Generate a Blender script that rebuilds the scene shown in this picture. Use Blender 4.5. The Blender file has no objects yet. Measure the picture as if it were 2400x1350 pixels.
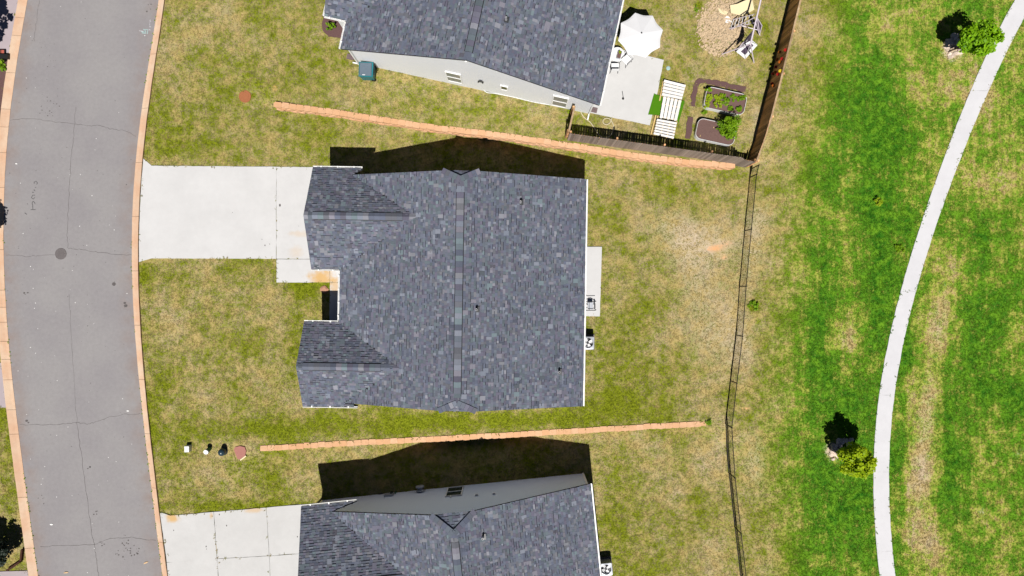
import bpy, bmesh, math, random
import numpy as np
from mathutils import Vector, Matrix
random.seed(7); rng = np.random.default_rng(7)
S = bpy.context.scene
COL = S.collection
H = 40.0

# ------------------------------------------------------------------ camera, sky, sun, exposure
cam = bpy.data.cameras.new("camera")
cam.angle = 2 * math.atan(0.75); cam.clip_end = 3000; cam.clip_start = 0.5
co = bpy.data.objects.new("camera", cam); COL.objects.link(co)
co.location = (0, 0, H); S.camera = co

SHX, SHY = 0.05, 0.56                       # shadow offset per metre of height (towards the top of the photo)
world = bpy.data.worlds.new("World"); S.world = world; world.use_nodes = True
wn = world.node_tree; bgn = wn.nodes["Background"]
sky = wn.nodes.new("ShaderNodeTexSky"); sky.sky_type = 'NISHITA'; sky.sun_disc = False; sky.air_density = .3; sky.dust_density = .2
el = math.atan2(1.0, math.hypot(SHX, SHY))
sky.sun_elevation = el; sky.sun_rotation = math.pi + math.atan2(SHX, SHY)
wn.links.new(sky.outputs[0], bgn.inputs[0]); bgn.inputs[1].default_value = 0.05
sl = bpy.data.lights.new("sun", 'SUN'); sl.energy = 5.0; sl.angle = math.radians(0.5); sl.color = (1.0, 0.965, 0.92)
so = bpy.data.objects.new("sun", sl); COL.objects.link(so)
so.rotation_euler = Vector((SHX, SHY, -1)).to_track_quat('-Z', 'Y').to_euler(); so.location = (0, -30, 60)
S.cycles.diffuse_bounces = 1; S.cycles.max_bounces = 6
vs = S.view_settings
vs.view_transform = 'Standard'; vs.look = 'None'; vs.exposure = 0.17; vs.gamma = 1.0; vs.use_curve_mapping = False

# ------------------------------------------------------------------ terrain
def sstep(a, b, x):
    t = np.clip((np.asarray(x, float) - a) / (b - a), 0, 1); return t * t * (3 - 2 * t)
HN, HS = 0.6, 0.6
# front (south) foot line of the northern retaining wall, back line of the southern one, world metres
NW_PX = [(650, 258), (800, 277), (1000, 309), (1100, 321), (1200, 333), (1300, 348), (1400, 363), (1500, 379), (1600, 391), (1715, 400)]
NWL = [((x - 1200) / 40, (675 - y) / 40) for x, y in NW_PX]
SW_PX = [(610, 1047), (700, 1040.5), (850, 1032), (1000, 1025), (1200, 1014), (1400, 1002), (1655, 987)]
SWL = [((x - 1200) / 40, (675 - y) / 40) for x, y in SW_PX]
def line_y(L, x):
    return np.interp(x, [p[0] for p in L], [p[1] for p in L])
def hz(x, y):
    x = np.asarray(x, float); y = np.asarray(y, float)
    yn = line_y(NWL, x); beyond = np.maximum(0, np.maximum(NWL[0][0] + .4 - x, x - NWL[-1][0] + .3))
    w = .12 + beyond * 1.2
    amp = sstep(-19.0, -11.0, x) * (1 - sstep(14.2, 19, x))
    h = HN * amp * sstep(0, 1, (y - (yn + .06)) / w)
    ys = line_y(SWL, x) - .16; beyond = np.maximum(0, np.maximum(SWL[0][0] + .4 - x, x - SWL[-1][0] + .3))
    w = .12 + beyond * 1.2
    amp = sstep(-19.6, -12.0, x) * (1 - sstep(11.5, 17, x))
    h = h - HS * amp * sstep(0, 1, (ys - y) / w)
    return h
def hz1(x, y): return float(hz(x, y))
def W(px, py, z=0.0):
    f = (H - z) / (H * 40)
    return Vector(((px - 1200) * f, (675 - py) * f, z))
def G(px, py, dz=0.0):                      # the point of the terrain (plus dz) seen at a pixel of the photograph
    z = 0.0
    for _ in range(6):
        p = W(px, py, z + dz); z = hz1(p.x, p.y)
    return W(px, py, z + dz)

# ------------------------------------------------------------------ object helpers
def tag(o, label=None, cat=None, group=None, kind=None):
    if label: o['label'] = label
    if cat: o['category'] = cat
    if group: o['group'] = group
    if kind: o['kind'] = kind
    return o
def empty(name, loc=(0, 0, 0), rz=0.0, **k):
    o = bpy.data.objects.new(name, None); COL.objects.link(o); o.location = loc; o.rotation_euler = (0, 0, rz)
    o.empty_display_size = .2
    return tag(o, **k)
def link(name, me, parent=None, **k):
    o = bpy.data.objects.new(name, me); COL.objects.link(o)
    if parent is not None: o.parent = parent
    return tag(o, **k)
class MB:
    def __init__(s): s.v = []; s.f = []; s.m = []; s.t = []; s.mi = 0; s.tint = (1, 1, 1)
    def add(s, vs, fs):
        b = len(s.v); s.v += [tuple(v) for v in vs]
        for f in fs: s.f.append(tuple(b + i for i in f)); s.m.append(s.mi); s.t.append(s.tint)
        return s
    def box(s, c, d, M=None, taper=1.0):
        x, y, z = d[0] / 2, d[1] / 2, d[2] / 2; t = taper
        vs = [Vector(p) for p in ((-x, -y, -z), (x, -y, -z), (x, y, -z), (-x, y, -z), (-x * t, -y * t, z), (x * t, -y * t, z), (x * t, y * t, z), (-x * t, y * t, z))]
        if M is not None: vs = [M @ v for v in vs]
        c = Vector(c)
        return s.add([v + c for v in vs], [(3, 2, 1, 0), (4, 5, 6, 7), (0, 1, 5, 4), (1, 2, 6, 5), (2, 3, 7, 6), (3, 0, 4, 7)])
    def beam(s, a, b, w, h, up=(0, 0, 1)):
        a = Vector(a); b = Vector(b); d = (b - a); L = d.length; d.normalize(); up = Vector(up)
        r = d.cross(up)
        if r.length < 1e-4: r = d.cross(Vector((1, 0, 0)))
        r.normalize(); u = r.cross(d)
        return s.box((a + b) / 2, (w, L, h), Matrix((r, d, u)).transposed())
    def tube(s, a, b, r0, r1=None, n=8, caps=True):
        a = Vector(a); b = Vector(b); r1 = r0 if r1 is None else r1; d = (b - a).normalized()
        q = d.orthogonal().normalized(); w = d.cross(q); vs = []
        for P, r in ((a, r0), (b, r1)):
            vs += [P + q * (r * math.cos(2 * math.pi * i / n)) + w * (r * math.sin(2 * math.pi * i / n)) for i in range(n)]
        fs = [(i, (i + 1) % n, n + (i + 1) % n, n + i) for i in range(n)]
        if caps: fs += [tuple(range(n))[::-1], tuple(range(n, 2 * n))]
        return s.add(vs, fs)
    def path(s, pts, r, n=6):
        for a, b in zip(pts[:-1], pts[1:]): s.tube(a, b, r, n=n, caps=True)
        return s
    def lathe(s, prof, c=(0, 0, 0), n=16, sx=1, sy=1):
        vs = []; c = Vector(c)
        for r, z in prof:
            vs += [c + Vector((sx * r * math.cos(2 * math.pi * i / n), sy * r * math.sin(2 * math.pi * i / n), z)) for i in range(n)]
        fs = []
        for k in range(len(prof) - 1):
            fs += [(k * n + i, k * n + (i + 1) % n, (k + 1) * n + (i + 1) % n, (k + 1) * n + i) for i in range(n)]
        fs.append(tuple(range((len(prof) - 1) * n, len(prof) * n))); fs.append(tuple(range(n))[::-1])
        return s.add(vs, fs)
    def prism(s, poly, z0, z1):
        n = len(poly)
        A = sum(poly[i][0] * poly[(i + 1) % n][1] - poly[(i + 1) % n][0] * poly[i][1] for i in range(n))
        if A < 0: poly = poly[::-1]
        vs = [(p[0], p[1], z0) for p in poly] + [(p[0], p[1], z1) for p in poly]
        return s.add(vs, [tuple(range(n))[::-1], tuple(range(n, 2 * n))] + [(i, (i + 1) % n, n + (i + 1) % n, n + i) for i in range(n)])
    def slab(s, poly3, n, t):               # polygon of 3-D points given a thickness t along -n
        k = len(poly3); n = Vector(n)
        nn = Vector((0, 0, 0))
        for i in range(k):
            nn += Vector(poly3[i]).cross(Vector(poly3[(i + 1) % k]))
        if nn.dot(n) < 0: poly3 = poly3[::-1]
        vs = [Vector(p) for p in poly3] + [Vector(p) - n * t for p in poly3]
        return s.add(vs, [tuple(range(k)), tuple(range(k, 2 * k))[::-1]] + [(i, k + i, k + (i + 1) % k, (i + 1) % k) for i in range(k)])
    def mesh(s, name, mats, smooth=False, tint=False):
        me = bpy.data.meshes.new(name); me.from_pydata(s.v, [], s.f)
        for m in (mats if isinstance(mats, (list, tuple)) else [mats]): me.materials.append(m)
        me.polygons.foreach_set('material_index', s.m)
        if smooth: me.polygons.foreach_set('use_smooth', [True] * len(s.f))
        if tint:
            a = me.attributes.new('tint', 'FLOAT_COLOR', 'FACE')
            a.data.foreach_set('color', np.array([(c[0], c[1], c[2], 1) for c in s.t], 'f').ravel())
        me.update(); return me
    def build(s, name, mats, parent=None, smooth=False, tint=False, **k):
        return link(name, s.mesh(name, mats, smooth, tint), parent, **k)
def np_mesh(name, V, F, mat, attrs=None):
    me = bpy.data.meshes.new(name); k = F.shape[1]
    me.vertices.add(len(V)); me.vertices.foreach_set('co', V.astype('f').ravel())
    me.loops.add(F.size); me.loops.foreach_set('vertex_index', F.astype('i').ravel())
    me.polygons.add(len(F)); me.polygons.foreach_set('loop_start', np.arange(0, F.size, k, dtype='i'))
    me.update(calc_edges=True)
    for n, a in (attrs or {}).items():
        at = me.attributes.new(n, 'FLOAT', 'POINT'); at.data.foreach_set('value', np.asarray(a, 'f'))
    me.materials.append(mat); return me
def draped(name, poly, mat, up=.03, thick=.14, parent=None, step=1.0, **k):    # a slab that follows the terrain
    bm = bmesh.new(); bm.faces.new([bm.verts.new((p[0], p[1], 0)) for p in poly])
    xs = [p[0] for p in poly]; ys = [p[1] for p in poly]
    for i in np.arange(min(xs) + step, max(xs), step):
        bmesh.ops.bisect_plane(bm, geom=bm.verts[:] + bm.edges[:] + bm.faces[:], plane_co=(i, 0, 0), plane_no=(1, 0, 0))
    for i in np.arange(min(ys) + step, max(ys), step):
        bmesh.ops.bisect_plane(bm, geom=bm.verts[:] + bm.edges[:] + bm.faces[:], plane_co=(0, i, 0), plane_no=(0, 1, 0))
    bmesh.ops.recalc_face_normals(bm, faces=bm.faces[:])
    if bm.faces[:][0].normal.z < 0: bmesh.ops.reverse_faces(bm, faces=bm.faces[:])
    top = bm.faces[:]; r = bmesh.ops.extrude_face_region(bm, geom=top)
    nv = [e for e in r['geom'] if isinstance(e, bmesh.types.BMVert)]
    nset = set(nv)
    for v in bm.verts:
        v.co.z = hz1(v.co.x, v.co.y) + (up if v in nset else up - thick)
    me = bpy.data.meshes.new(name); bmesh.ops.recalc_face_normals(bm, faces=bm.faces[:]); bm.to_mesh(me); bm.free()
    me.materials.append(mat); return link(name, me, parent, **k)
def rough_edge(poly, amp=.012, step=.25, seed=1):
    r = random.Random(seed); out = []
    for a, b in zip(poly, poly[1:] + poly[:1]):
        a = Vector(a[:2]); b = Vector(b[:2]); n = max(1, int((b - a).length / step))
        for i in range(n):
            p = a.lerp(b, i / n); j = amp if i else 0
            out.append((p.x + r.uniform(-j, j), p.y + r.uniform(-j, j)))
    return out
def PX(*pts, dz=0.0): return [tuple(G(x, y, dz)[:2]) for x, y in pts]

# ------------------------------------------------------------------ materials
class NT:
    def __init__(s, name):
        s.m = bpy.data.materials.new(name); s.m.use_nodes = True; s.t = s.m.node_tree; s.N = s.t.nodes; s.b = s.N['Principled BSDF']
    def n(s, typ, **k):
        x = s.N.new(typ)
        for a, v in k.items(): setattr(x, a, v)
        return x
    def l(s, a, b): s.t.links.new(a, b)
    def put(s, sock, v):
        if hasattr(v, 'is_output'): s.l(v, sock)
        else: sock.default_value = v
    def math(s, op, a, b=0.0, clamp=False):
        x = s.n('ShaderNodeMath', operation=op, use_clamp=clamp); s.put(x.inputs[0], a); s.put(x.inputs[1], b); return x.outputs[0]
    def mix(s, f, a, b, blend='MIX'):
        x = s.n('ShaderNodeMix', data_type='RGBA', blend_type=blend); s.put(x.inputs[0], f)
        s.put(x.inputs[6], a if hasattr(a, 'is_output') else (*a, 1)); s.put(x.inputs[7], b if hasattr(b, 'is_output') else (*b, 1)); return x.outputs[2]
    def noise(s, scale, vec=None, detail=3, rough=.55, out=0):
        x = s.n('ShaderNodeTexNoise'); x.inputs['Scale'].default_value = scale; x.inputs['Detail'].default_value = detail; x.inputs['Roughness'].default_value = rough
        if vec is not None: s.l(vec, x.inputs['Vector'])
        return x.outputs[out]
    def attr(s, name, out='Fac'):
        x = s.n('ShaderNodeAttribute'); x.attribute_name = name; return x.outputs[out]
    def ramp(s, f, a, b):
        x = s.n('ShaderNodeMapRange', interpolation_type='SMOOTHSTEP'); s.put(x.inputs[0], f); x.inputs[1].default_value = a; x.inputs[2].default_value = b; return x.outputs[0]
    def pos(s, scale=(1, 1, 1)):
        g = s.n('ShaderNodeNewGeometry'); m = s.n('ShaderNodeVectorMath', operation='MULTIPLY'); s.l(g.outputs['Position'], m.inputs[0]); m.inputs[1].default_value = scale; return m.outputs[0]
    def obj(s): return s.n('ShaderNodeTexCoord').outputs['Object']
    def rand(s): return s.n('ShaderNodeObjectInfo').outputs['Random']
    def bump(s, h, strength=.3, dist=.02):
        x = s.n('ShaderNodeBump'); x.inputs['Strength'].default_value = strength; x.inputs['Distance'].default_value = dist; s.l(h, x.inputs['Height']); s.l(x.outputs[0], s.b.inputs['Normal'])
    def done(s, color=None, rough=.8, spec=.3, metal=0):
        if color is not None: s.put(s.b.inputs['Base Color'], color if hasattr(color, 'is_output') else (*color, 1))
        s.put(s.b.inputs['Roughness'], rough); s.b.inputs['Specular IOR Level'].default_value = spec; s.b.inputs['Metallic'].default_value = metal; return s.m
def scaled(nt, col, f):                     # col * scalar socket
    x = nt.n('ShaderNodeVectorMath', operation='SCALE'); nt.put(x.inputs[0], col if hasattr(col, 'is_output') else tuple(col)); nt.put(x.inputs['Scale'], f); return x.outputs[0]
def simple(name, col, rough=.6, spec=.3, metal=0, var=.15, nscale=6, randv=0.0, bump=0):
    t = NT(name); p = t.obj(); n = t.noise(nscale, p, 4)
    f = t.math('ADD', t.math('MULTIPLY', t.math('SUBTRACT', n, .5), var * 2), 1.0)
    if randv: f = t.math('ADD', f, t.math('MULTIPLY', t.math('SUBTRACT', t.rand(), .5), randv * 2))
    if bump: t.bump(t.noise(nscale * 8, p, 3), bump, .01)
    return t.done(scaled(t, col, f), rough, spec, metal)

def grass_mat():
    t = NT("grass"); P = t.pos((1, 1, 0))
    g, lush, d, o, r = [t.attr(a) for a in ('g', 'lush', 'd', 'o', 'r')]
    def c(n, k): return t.math('MULTIPLY', t.math('SUBTRACT', n, .5), k)
    n1 = t.noise(.38, P, 3, .6); n2 = t.noise(2.2, P, 3, .6); n3 = t.noise(9, P, 3, .6); n4 = t.noise(34, P, 2, .6); n5 = t.noise(1.1, P, 4, .65); n6 = t.noise(1.0, t.pos((2.6, .22, 0)), 3, .6)
    amp = t.math('ADD', 1.0, t.math('MULTIPLY', lush, .20))
    f = t.math('ADD', g, t.math('MULTIPLY', c(n1, 1.3), amp)); f = t.math('ADD', f, t.math('MULTIPLY', c(n5, 1.1), amp)); f = t.math('ADD', f, t.math('MULTIPLY', c(n2, 1.0), amp)); f = t.math('ADD', f, t.math('MULTIPLY', c(n6, .85), t.math('ADD', .15, lush))); f = t.math('ADD', f, c(n3, .9)); f = t.math('ADD', f, c(n4, .8)); f = t.math('ADD', f, c(r, .55))
    f0 = f; f = t.ramp(f, .10, .95)
    straw = t.mix(t.ramp(n4, .3, .7), (.255, .195, .068), (.43, .33, .14))
    straw = t.mix(t.ramp(n5, .35, .7), straw, (.40, .315, .21))
    olive = t.mix(t.ramp(n3, .3, .7), (.090, .112, .005), (.180, .205, .012))
    green = t.mix(t.ramp(n2, .3, .75), (.020, .100, .006), (.115, .245, .014))
    mid = t.mix(t.ramp(n4, .3, .7), (.205, .245, .028), (.33, .36, .065)); field = t.mix(t.ramp(f0, .08, .50), straw, mid); field = t.mix(t.ramp(f0, .40, .95), field, green)
    col = t.mix(lush, t.mix(f, straw, olive), field)
    dd = t.ramp(t.math('ADD', t.math('ADD', d, c(n2, .55)), t.math('ADD', c(n3, .7), c(n4, .5))), .35, .8)
    col = t.mix(dd, col, t.mix(t.ramp(n4, .35, .65), (.34, .275, .19), (.51, .41, .30)))
    oo = t.ramp(t.math('ADD', o, t.math('ADD', c(n3, 1.0), t.math('ADD', c(n2, .6), c(n4, .6)))), .38, 1.15)
    col = t.mix(oo, col, t.mix(n4, (.52, .25, .10), (.68, .38, .19)))
    br = t.math('ADD', .52, t.math('ADD', t.math('MULTIPLY', r, .80), t.math('MULTIPLY', n4, .40)))
    t.bump(n4, .25, .03)
    fin = scaled(t, col, br); m = t.done(fin, .95, .04); tr = t.n('ShaderNodeBsdfTranslucent'); t.l(fin, tr.inputs[0])
    mx = t.n('ShaderNodeMixShader'); t.put(mx.inputs[0], t.math('MULTIPLY', t.attr('blade'), .30)); out = t.N['Material Output']; t.l(t.b.outputs[0], mx.inputs[1]); t.l(tr.outputs[0], mx.inputs[2]); t.l(mx.outputs[0], out.inputs[0]); return m
GRASS = grass_mat()

def asphalt():
    t = NT("asphalt"); P = t.pos(); n = t.noise(60, P, 2); n2 = t.noise(.35, P, 4); n3 = t.noise(5, P, 4)
    col = t.mix(t.ramp(n2, .3, .7), (.236, .223, .229), (.262, .250, .250))
    side = t.math('MULTIPLY', t.attr('edge'), t.ramp(t.noise(1.2, P, 3), .25, .8))
    col = t.mix(t.math('MULTIPLY', side, .7), col, (.235, .170, .140))
    f = t.math('ADD', .72, t.math('ADD', t.math('MULTIPLY', n, .34), t.math('MULTIPLY', n3, .22)))
    spots = t.ramp(t.noise(7.5, P, 2, .4), .76, .80)
    col = t.mix(spots, scaled(t, col, f), (.04, .038, .04))
    t.bump(n, .4, .01); return t.done(col, .9, .2)
ASPHALT = asphalt()
def concrete(name, a, b, stains_and_sun=()):
    t = NT(name); P = t.pos(); n = t.noise(45, P, 2); n2 = t.noise(.6, P, 5, .65); n3 = t.noise(3.5, P, 4)
    col = t.mix(t.ramp(n2, .25, .75), a, b)
    for (c, rx, ry, k) in stains_and_sun:           # rust run off, and a sunlit strip painted into the porch floor
        v = t.n('ShaderNodeVectorMath', operation='SUBTRACT'); t.l(P, v.inputs[0]); v.inputs[1].default_value = c
        w = t.n('ShaderNodeVectorMath', operation='MULTIPLY'); t.l(v.outputs[0], w.inputs[0]); w.inputs[1].default_value = (1 / rx, 1 / ry, 0)
        L = t.n('ShaderNodeVectorMath', operation='LENGTH'); t.l(w.outputs[0], L.inputs[0])
        m = t.math('SUBTRACT', 1.0, t.math('ADD', L.outputs['Value'], t.math('MULTIPLY', t.math('SUBTRACT', n3, .5), 1.1)), True)
        col = t.mix(t.math('MULTIPLY', t.ramp(m, 0, .8), k), col, (.56, .33, .09))
    f = t.math('ADD', .90, t.math('ADD', t.math('MULTIPLY', n, .12), t.math('MULTIPLY', n3, .08)))
    t.bump(n, .25, .006); return t.done(scaled(t, col, f), .85, .25)
M = {}
M['drive'] = concrete("driveway_concrete", (.51, .505, .50), (.555, .55, .545), [(W(755, 652), 1.1, .75, .85), (W(786, 668), .5, .7, .6), (W(700, 548), .8, .25, .25), (W(695, 590), .6, .5, .2)])  # second spot puts a sunlit strip of porch floor into the colour
M['drive2'] = concrete("old_driveway_concrete", (.48, .475, .465), (.53, .525, .515), [(W(405, 1213), .55, .45, .8), (W(590, 1200), .8, .22, .5), (W(494, 1209), .15, .25, .5)])
M['path'] = concrete("path_concrete", (.53, .525, .54), (.58, .575, .59))
M['patio'] = concrete("patio_concrete", (.51, .505, .495), (.56, .555, .545))
M['apron'] = concrete("lilac_concrete", (.34, .29, .30), (.40, .34, .36))
def curb_mat():
    t = NT("curb_concrete"); P = t.pos(); n = t.noise(40, P, 2); n2 = t.noise(.9, P, 4); n3 = t.noise(6, P, 3)
    col = t.mix(t.ramp(n2, .3, .7), (.58, .36, .23), (.62, .47, .34))
    col = t.mix(t.math('MULTIPLY', t.rand(), .5), col, (.52, .33, .22))
    f = t.math('ADD', .8, t.math('ADD', t.math('MULTIPLY', n, .2), t.math('MULTIPLY', n3, .2)))
    t.bump(n, .3, .01); return t.done(scaled(t, col, f), .9, .2)
M['curb'] = curb_mat()
def block_mat():
    t = NT("block_concrete"); P = t.pos(); n = t.noise(50, P, 3); n2 = t.noise(5, P, 4)
    col = t.mix(t.rand(), (.60, .34, .18), (.66, .41, .25)); col = t.mix(t.math('MULTIPLY', t.ramp(n2, .4, .7), .5), col, (.50, .30, .17))
    f = t.math('ADD', .75, t.math('MULTIPLY', n, .5))
    t.bump(n, .6, .02); return t.done(scaled(t, col, f), .95, .1)
M['block'] = block_mat()
def shingle_mat():
    t = NT("asphalt_shingle"); n = t.noise(70, t.obj(), 2); n2 = t.noise(9, t.obj(), 3); c = t.attr('tint', 'Color')
    f = t.math('ADD', .7, t.math('ADD', t.math('MULTIPLY', n, .4), t.math('MULTIPLY', n2, .2)))
    t.bump(n, .4, .006); return t.done(scaled(t, c, f), .9, .25)
M['shingle'] = shingle_mat()
M['deck'] = simple("roof_felt", (.03, .031, .036), .9)
def siding(name, col, col2):
    t = NT(name); P = t.pos(); s = t.n('ShaderNodeSeparateXYZ'); t.l(P, s.inputs[0])
    fr = t.math('FRACT', t.math('MULTIPLY', s.outputs[2], 1 / .11))
    n2 = t.noise(1.2, P, 4); c = t.mix(n2, col, col2); f = t.math('ADD', .86, t.math('MULTIPLY', t.ramp(fr, 0, .22), .14))
    t.bump(fr, .6, .012); return t.done(scaled(t, c, f), .55, .3)
M['siding_white'] = siding("white_siding", (.77, .785, .81), (.82, .835, .855))
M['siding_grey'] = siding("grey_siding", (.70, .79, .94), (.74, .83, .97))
M['trim'] = simple("white_trim", (.84, .84, .82), .4, .4, var=.04)
M['metal_grey'] = simple("grey_metal", (.40, .42, .46), .4, .5, .3)
M['dark_metal'] = simple("dark_metal", (.03, .032, .035), .45, .5)
M['black'] = simple("black_vinyl", (.012, .012, .012), .5, .4)
M['lead'] = simple("lead", (.45, .45, .47), .5, .5, .4)
M['glass'] = simple("window_glass", (.02, .035, .03), .06, .6)
M['blind'] = simple("window_blind_glass", (.20, .21, .22), .15, .6)
def wood(name, a, b, sc=(2, 30, 2), randv=.35):
    t = NT(name); o = t.obj(); m = t.n('ShaderNodeVectorMath', operation='MULTIPLY'); t.l(o, m.inputs[0]); m.inputs[1].default_value = sc
    n = t.noise(1.5, m.outputs[0], 4, .6); c = t.mix(t.ramp(n, .3, .7), a, b)
    f = t.math('ADD', 1 - randv, t.math('MULTIPLY', t.rand(), 2 * randv)); t.bump(n, .3, .006)
    return t.done(scaled(t, c, f), .8, .2)
M['picket'] = wood("fence_wood", (.42, .20, .085), (.72, .42, .21), (25, 25, 1.5), .5)
M['picket_grey'] = wood("weathered_fence_wood", (.20, .155, .125), (.31, .25, .215), (25, 25, 1.5), .3)
M['rail'] = wood("rail_wood", (.30, .20, .11), (.42, .31, .19), (3, 3, 3), .2)
M['yellow_wood'] = wood("raw_pine", (.50, .34, .12), (.60, .44, .20), (3, 20, 3), .15)
M['white_wood'] = wood("white_painted_wood", (.66, .645, .61), (.76, .75, .73), (3, 20, 3), .08)
M['timber'] = wood("dark_timber", (.04, .014, .008), (.07, .028, .016), (4, 4, 4), .2)
M['mulch'] = simple("mulch", (.125, .072, .068), .95, .1, var=.5, nscale=22, bump=.8)
M['soil'] = simple("soil", (.145, .088, .078), .95, .1, var=.35, nscale=14, bump=.6)
M['straw'] = simple("dry_leaf_litter", (.52, .39, .25), .95, .1, var=.6, nscale=10, bump=.9)
M['white_cloth'] = simple("white_canvas", (.66, .66, .67), .8, .2, var=.04, nscale=2)
M['white_plastic'] = simple("white_plastic", (.74, .74, .74), .35, .4, var=.05)
M['pink_metal'] = simple("pale_pink_powder_coat", (.66, .58, .64), .35, .4, var=.08)
M['teal'] = simple("teal_plastic", (.012, .16, .19), .4, .4, var=.12)
M['bin_lid'] = simple("slate_plastic", (.105, .14, .175), .5, .4, var=.12)
M['turf'] = simple("artificial_turf", (.065, .19, .006), .95, .1, var=.25, nscale=30, bump=.6)
M['clay_lid'] = simple("rusty_iron", (.33, .12, .05), .8, .3, var=.35, nscale=25, bump=.5)
M['pink_lid'] = simple("pink_iron", (.36, .155, .125), .8, .3, var=.3, nscale=30, bump=.5)
M['iron'] = simple("cast_iron", (.13, .115, .115), .7, .4, var=.35, nscale=30, bump=.7)
M['green_plastic'] = simple("green_plastic", (.012, .12, .045), .45, .4)
M['navy'] = simple("dark_blue_plastic", (.022, .045, .06), .3, .5)
M['stone'] = simple("pale_stone", (.64, .52, .42), .9, .2, var=.25, nscale=9, randv=.3, bump=.4)
M['pink_stone'] = simple("pink_stone", (.45, .24, .15), .9, .2, var=.4, nscale=9, randv=.2, bump=.4)
M['hose'] = simple("cream_hose", (.60, .53, .36), .5, .3, var=.05)
M['crack'] = simple("crack_filler", (.11, .10, .098), .95, .1, var=.3)
M['joint'] = simple("joint_dirt", (.20, .185, .17), .95, .1, var=.3)
M['pencil'] = simple("faded_dark_paint", (.085, .085, .085), .9, .1)
M['cyan_paint'] = simple("pale_cyan_paint", (.33, .46, .45), .9, .1)
M['white_paint'] = simple("pale_paint", (.42, .41, .43), .9, .1)
M['slide'] = simple("cream_plastic", (.74, .62, .38), .5, .3, var=.08)
M['dark_mesh'] = simple("dark_mesh_fabric", (.075, .055, .085), .7, .2, var=.2)
M['red_flower'] = simple("red_petals", (.34, .012, .010), .7, .2, randv=.2)
M['orange_flower'] = simple("orange_petals", (.45, .11, .01), .7, .2, randv=.2)
M['yellow_flower'] = simple("yellow_petals", (.62, .45, .02), .7, .2, randv=.2)
M['bark'] = simple("bark", (.11, .075, .05), .95, .1, var=.4, nscale=14, bump=.7)
M['red_frame'] = simple("red_panel", (.40, .10, .07), .6, .3)
M['scrap'] = simple("paper_scrap", (.75, .74, .72), .8, .2)
M['brown_scrap'] = simple("dry_leaf", (.55, .38, .22), .8, .2)
M['splash'] = simple("brown_grey_plastic", (.16, .115, .115), .7, .2)
def leaf_mat(name, dark, light, trans=.25):
    t = NT(name); r = t.attr('r'); P = t.pos(); n = t.noise(3.5, P, 3)
    c = t.mix(t.math('ADD', t.math('MULTIPLY', r, .75), t.math('MULTIPLY', t.math('SUBTRACT', n, .35), .6), True), dark, light)
    m = t.done(c, .55, .25); tr = t.n('ShaderNodeBsdfTranslucent'); t.l(c, tr.inputs[0])
    mx = t.n('ShaderNodeMixShader'); mx.inputs[0].default_value = trans
    out = t.N['Material Output']; t.l(t.b.outputs[0], mx.inputs[1]); t.l(tr.outputs[0], mx.inputs[2]); t.l(mx.outputs[0], out.inputs[0]); return m
M['leaf_bright'] = leaf_mat("bright_leaf", (.16, .30, .004), (.56, .68, .012), .45)
M['leaf_fresh'] = leaf_mat("fresh_leaf", (.10, .27, .004), (.42, .72, .012), .45)
M['leaf_green'] = leaf_mat("green_leaf", (.10, .24, .005), (.34, .54, .015), .45)
M['leaf_lettuce'] = leaf_mat("lettuce_leaf", (.20, .30, .01), (.48, .58, .02), .35)
M['leaf_dark'] = leaf_mat("dark_leaf", (.006, .012, .008), (.03, .05, .03), .1)
M['leaf_purple'] = leaf_mat("purple_leaf", (.012, .003, .008), (.05, .012, .02), .1)
# ------------------------------------------------------------------ road, curbs
def curve(pts):
    ys = np.array([p[0] for p in pts], float); xs = np.array([p[1] for p in pts], float)
    c = np.polyfit(ys / 1000, xs, 5); d = np.polyder(c); lo, hi = ys.min(), ys.max()
    def f(y):
        y = np.asarray(y, float); yc = np.clip(y, lo, hi)
        return np.polyval(c, yc / 1000) + (y - yc) / 1000 * np.polyval(d, yc / 1000)
    return f
R_IN = curve([(0, 372), (150, 351), (250, 332), (330, 323), (400, 317), (450, 313), (550, 310), (650, 311.5), (750, 315), (850, 322), (940, 331), (1060, 345), (1200, 363), (1350, 381)])
L_IN = curve([(0, 65), (130, 44), (250, 25), (300, 20), (400, 14), (550, 9), (600, 10), (750, 16), (850, 25), (940, 36), (1100, 56), (1240, 74), (1350, 90)])
R_OUT = lambda y: R_IN(y) + 14.5 + 2 * np.sin(np.asarray(y) / 260)
L_OUT = lambda y: L_IN(y) - 20
def wx(f, Y):                               # world x of a curve at world y (z = 0)
    return (f(675 - np.asarray(Y) * 40) - 1200) / 40
Yr = np.arange(-60, 60.01, .5); nc = 16
a = wx(L_IN, Yr); b = wx(R_IN, Yr)
u = np.linspace(0, 1, nc)
VX = a[:, None] * (1 - u) + b[:, None] * u
V = np.stack([VX, np.repeat(Yr[:, None], nc, 1), np.full_like(VX, .012)], -1).reshape(-1, 3)
I = np.arange(len(Yr) - 1)[:, None] * nc + np.arange(nc - 1)
F = np.stack([I, I + 1, I + nc + 1, I + nc], -1).reshape(-1, 4)
edge = np.clip(1 - np.minimum(u, 1 - u) * 7, 0, 1)
road = link("road", np_mesh("road", V, F, ASPHALT, {'edge': np.tile(edge, len(Yr))}), kind='structure')
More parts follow.
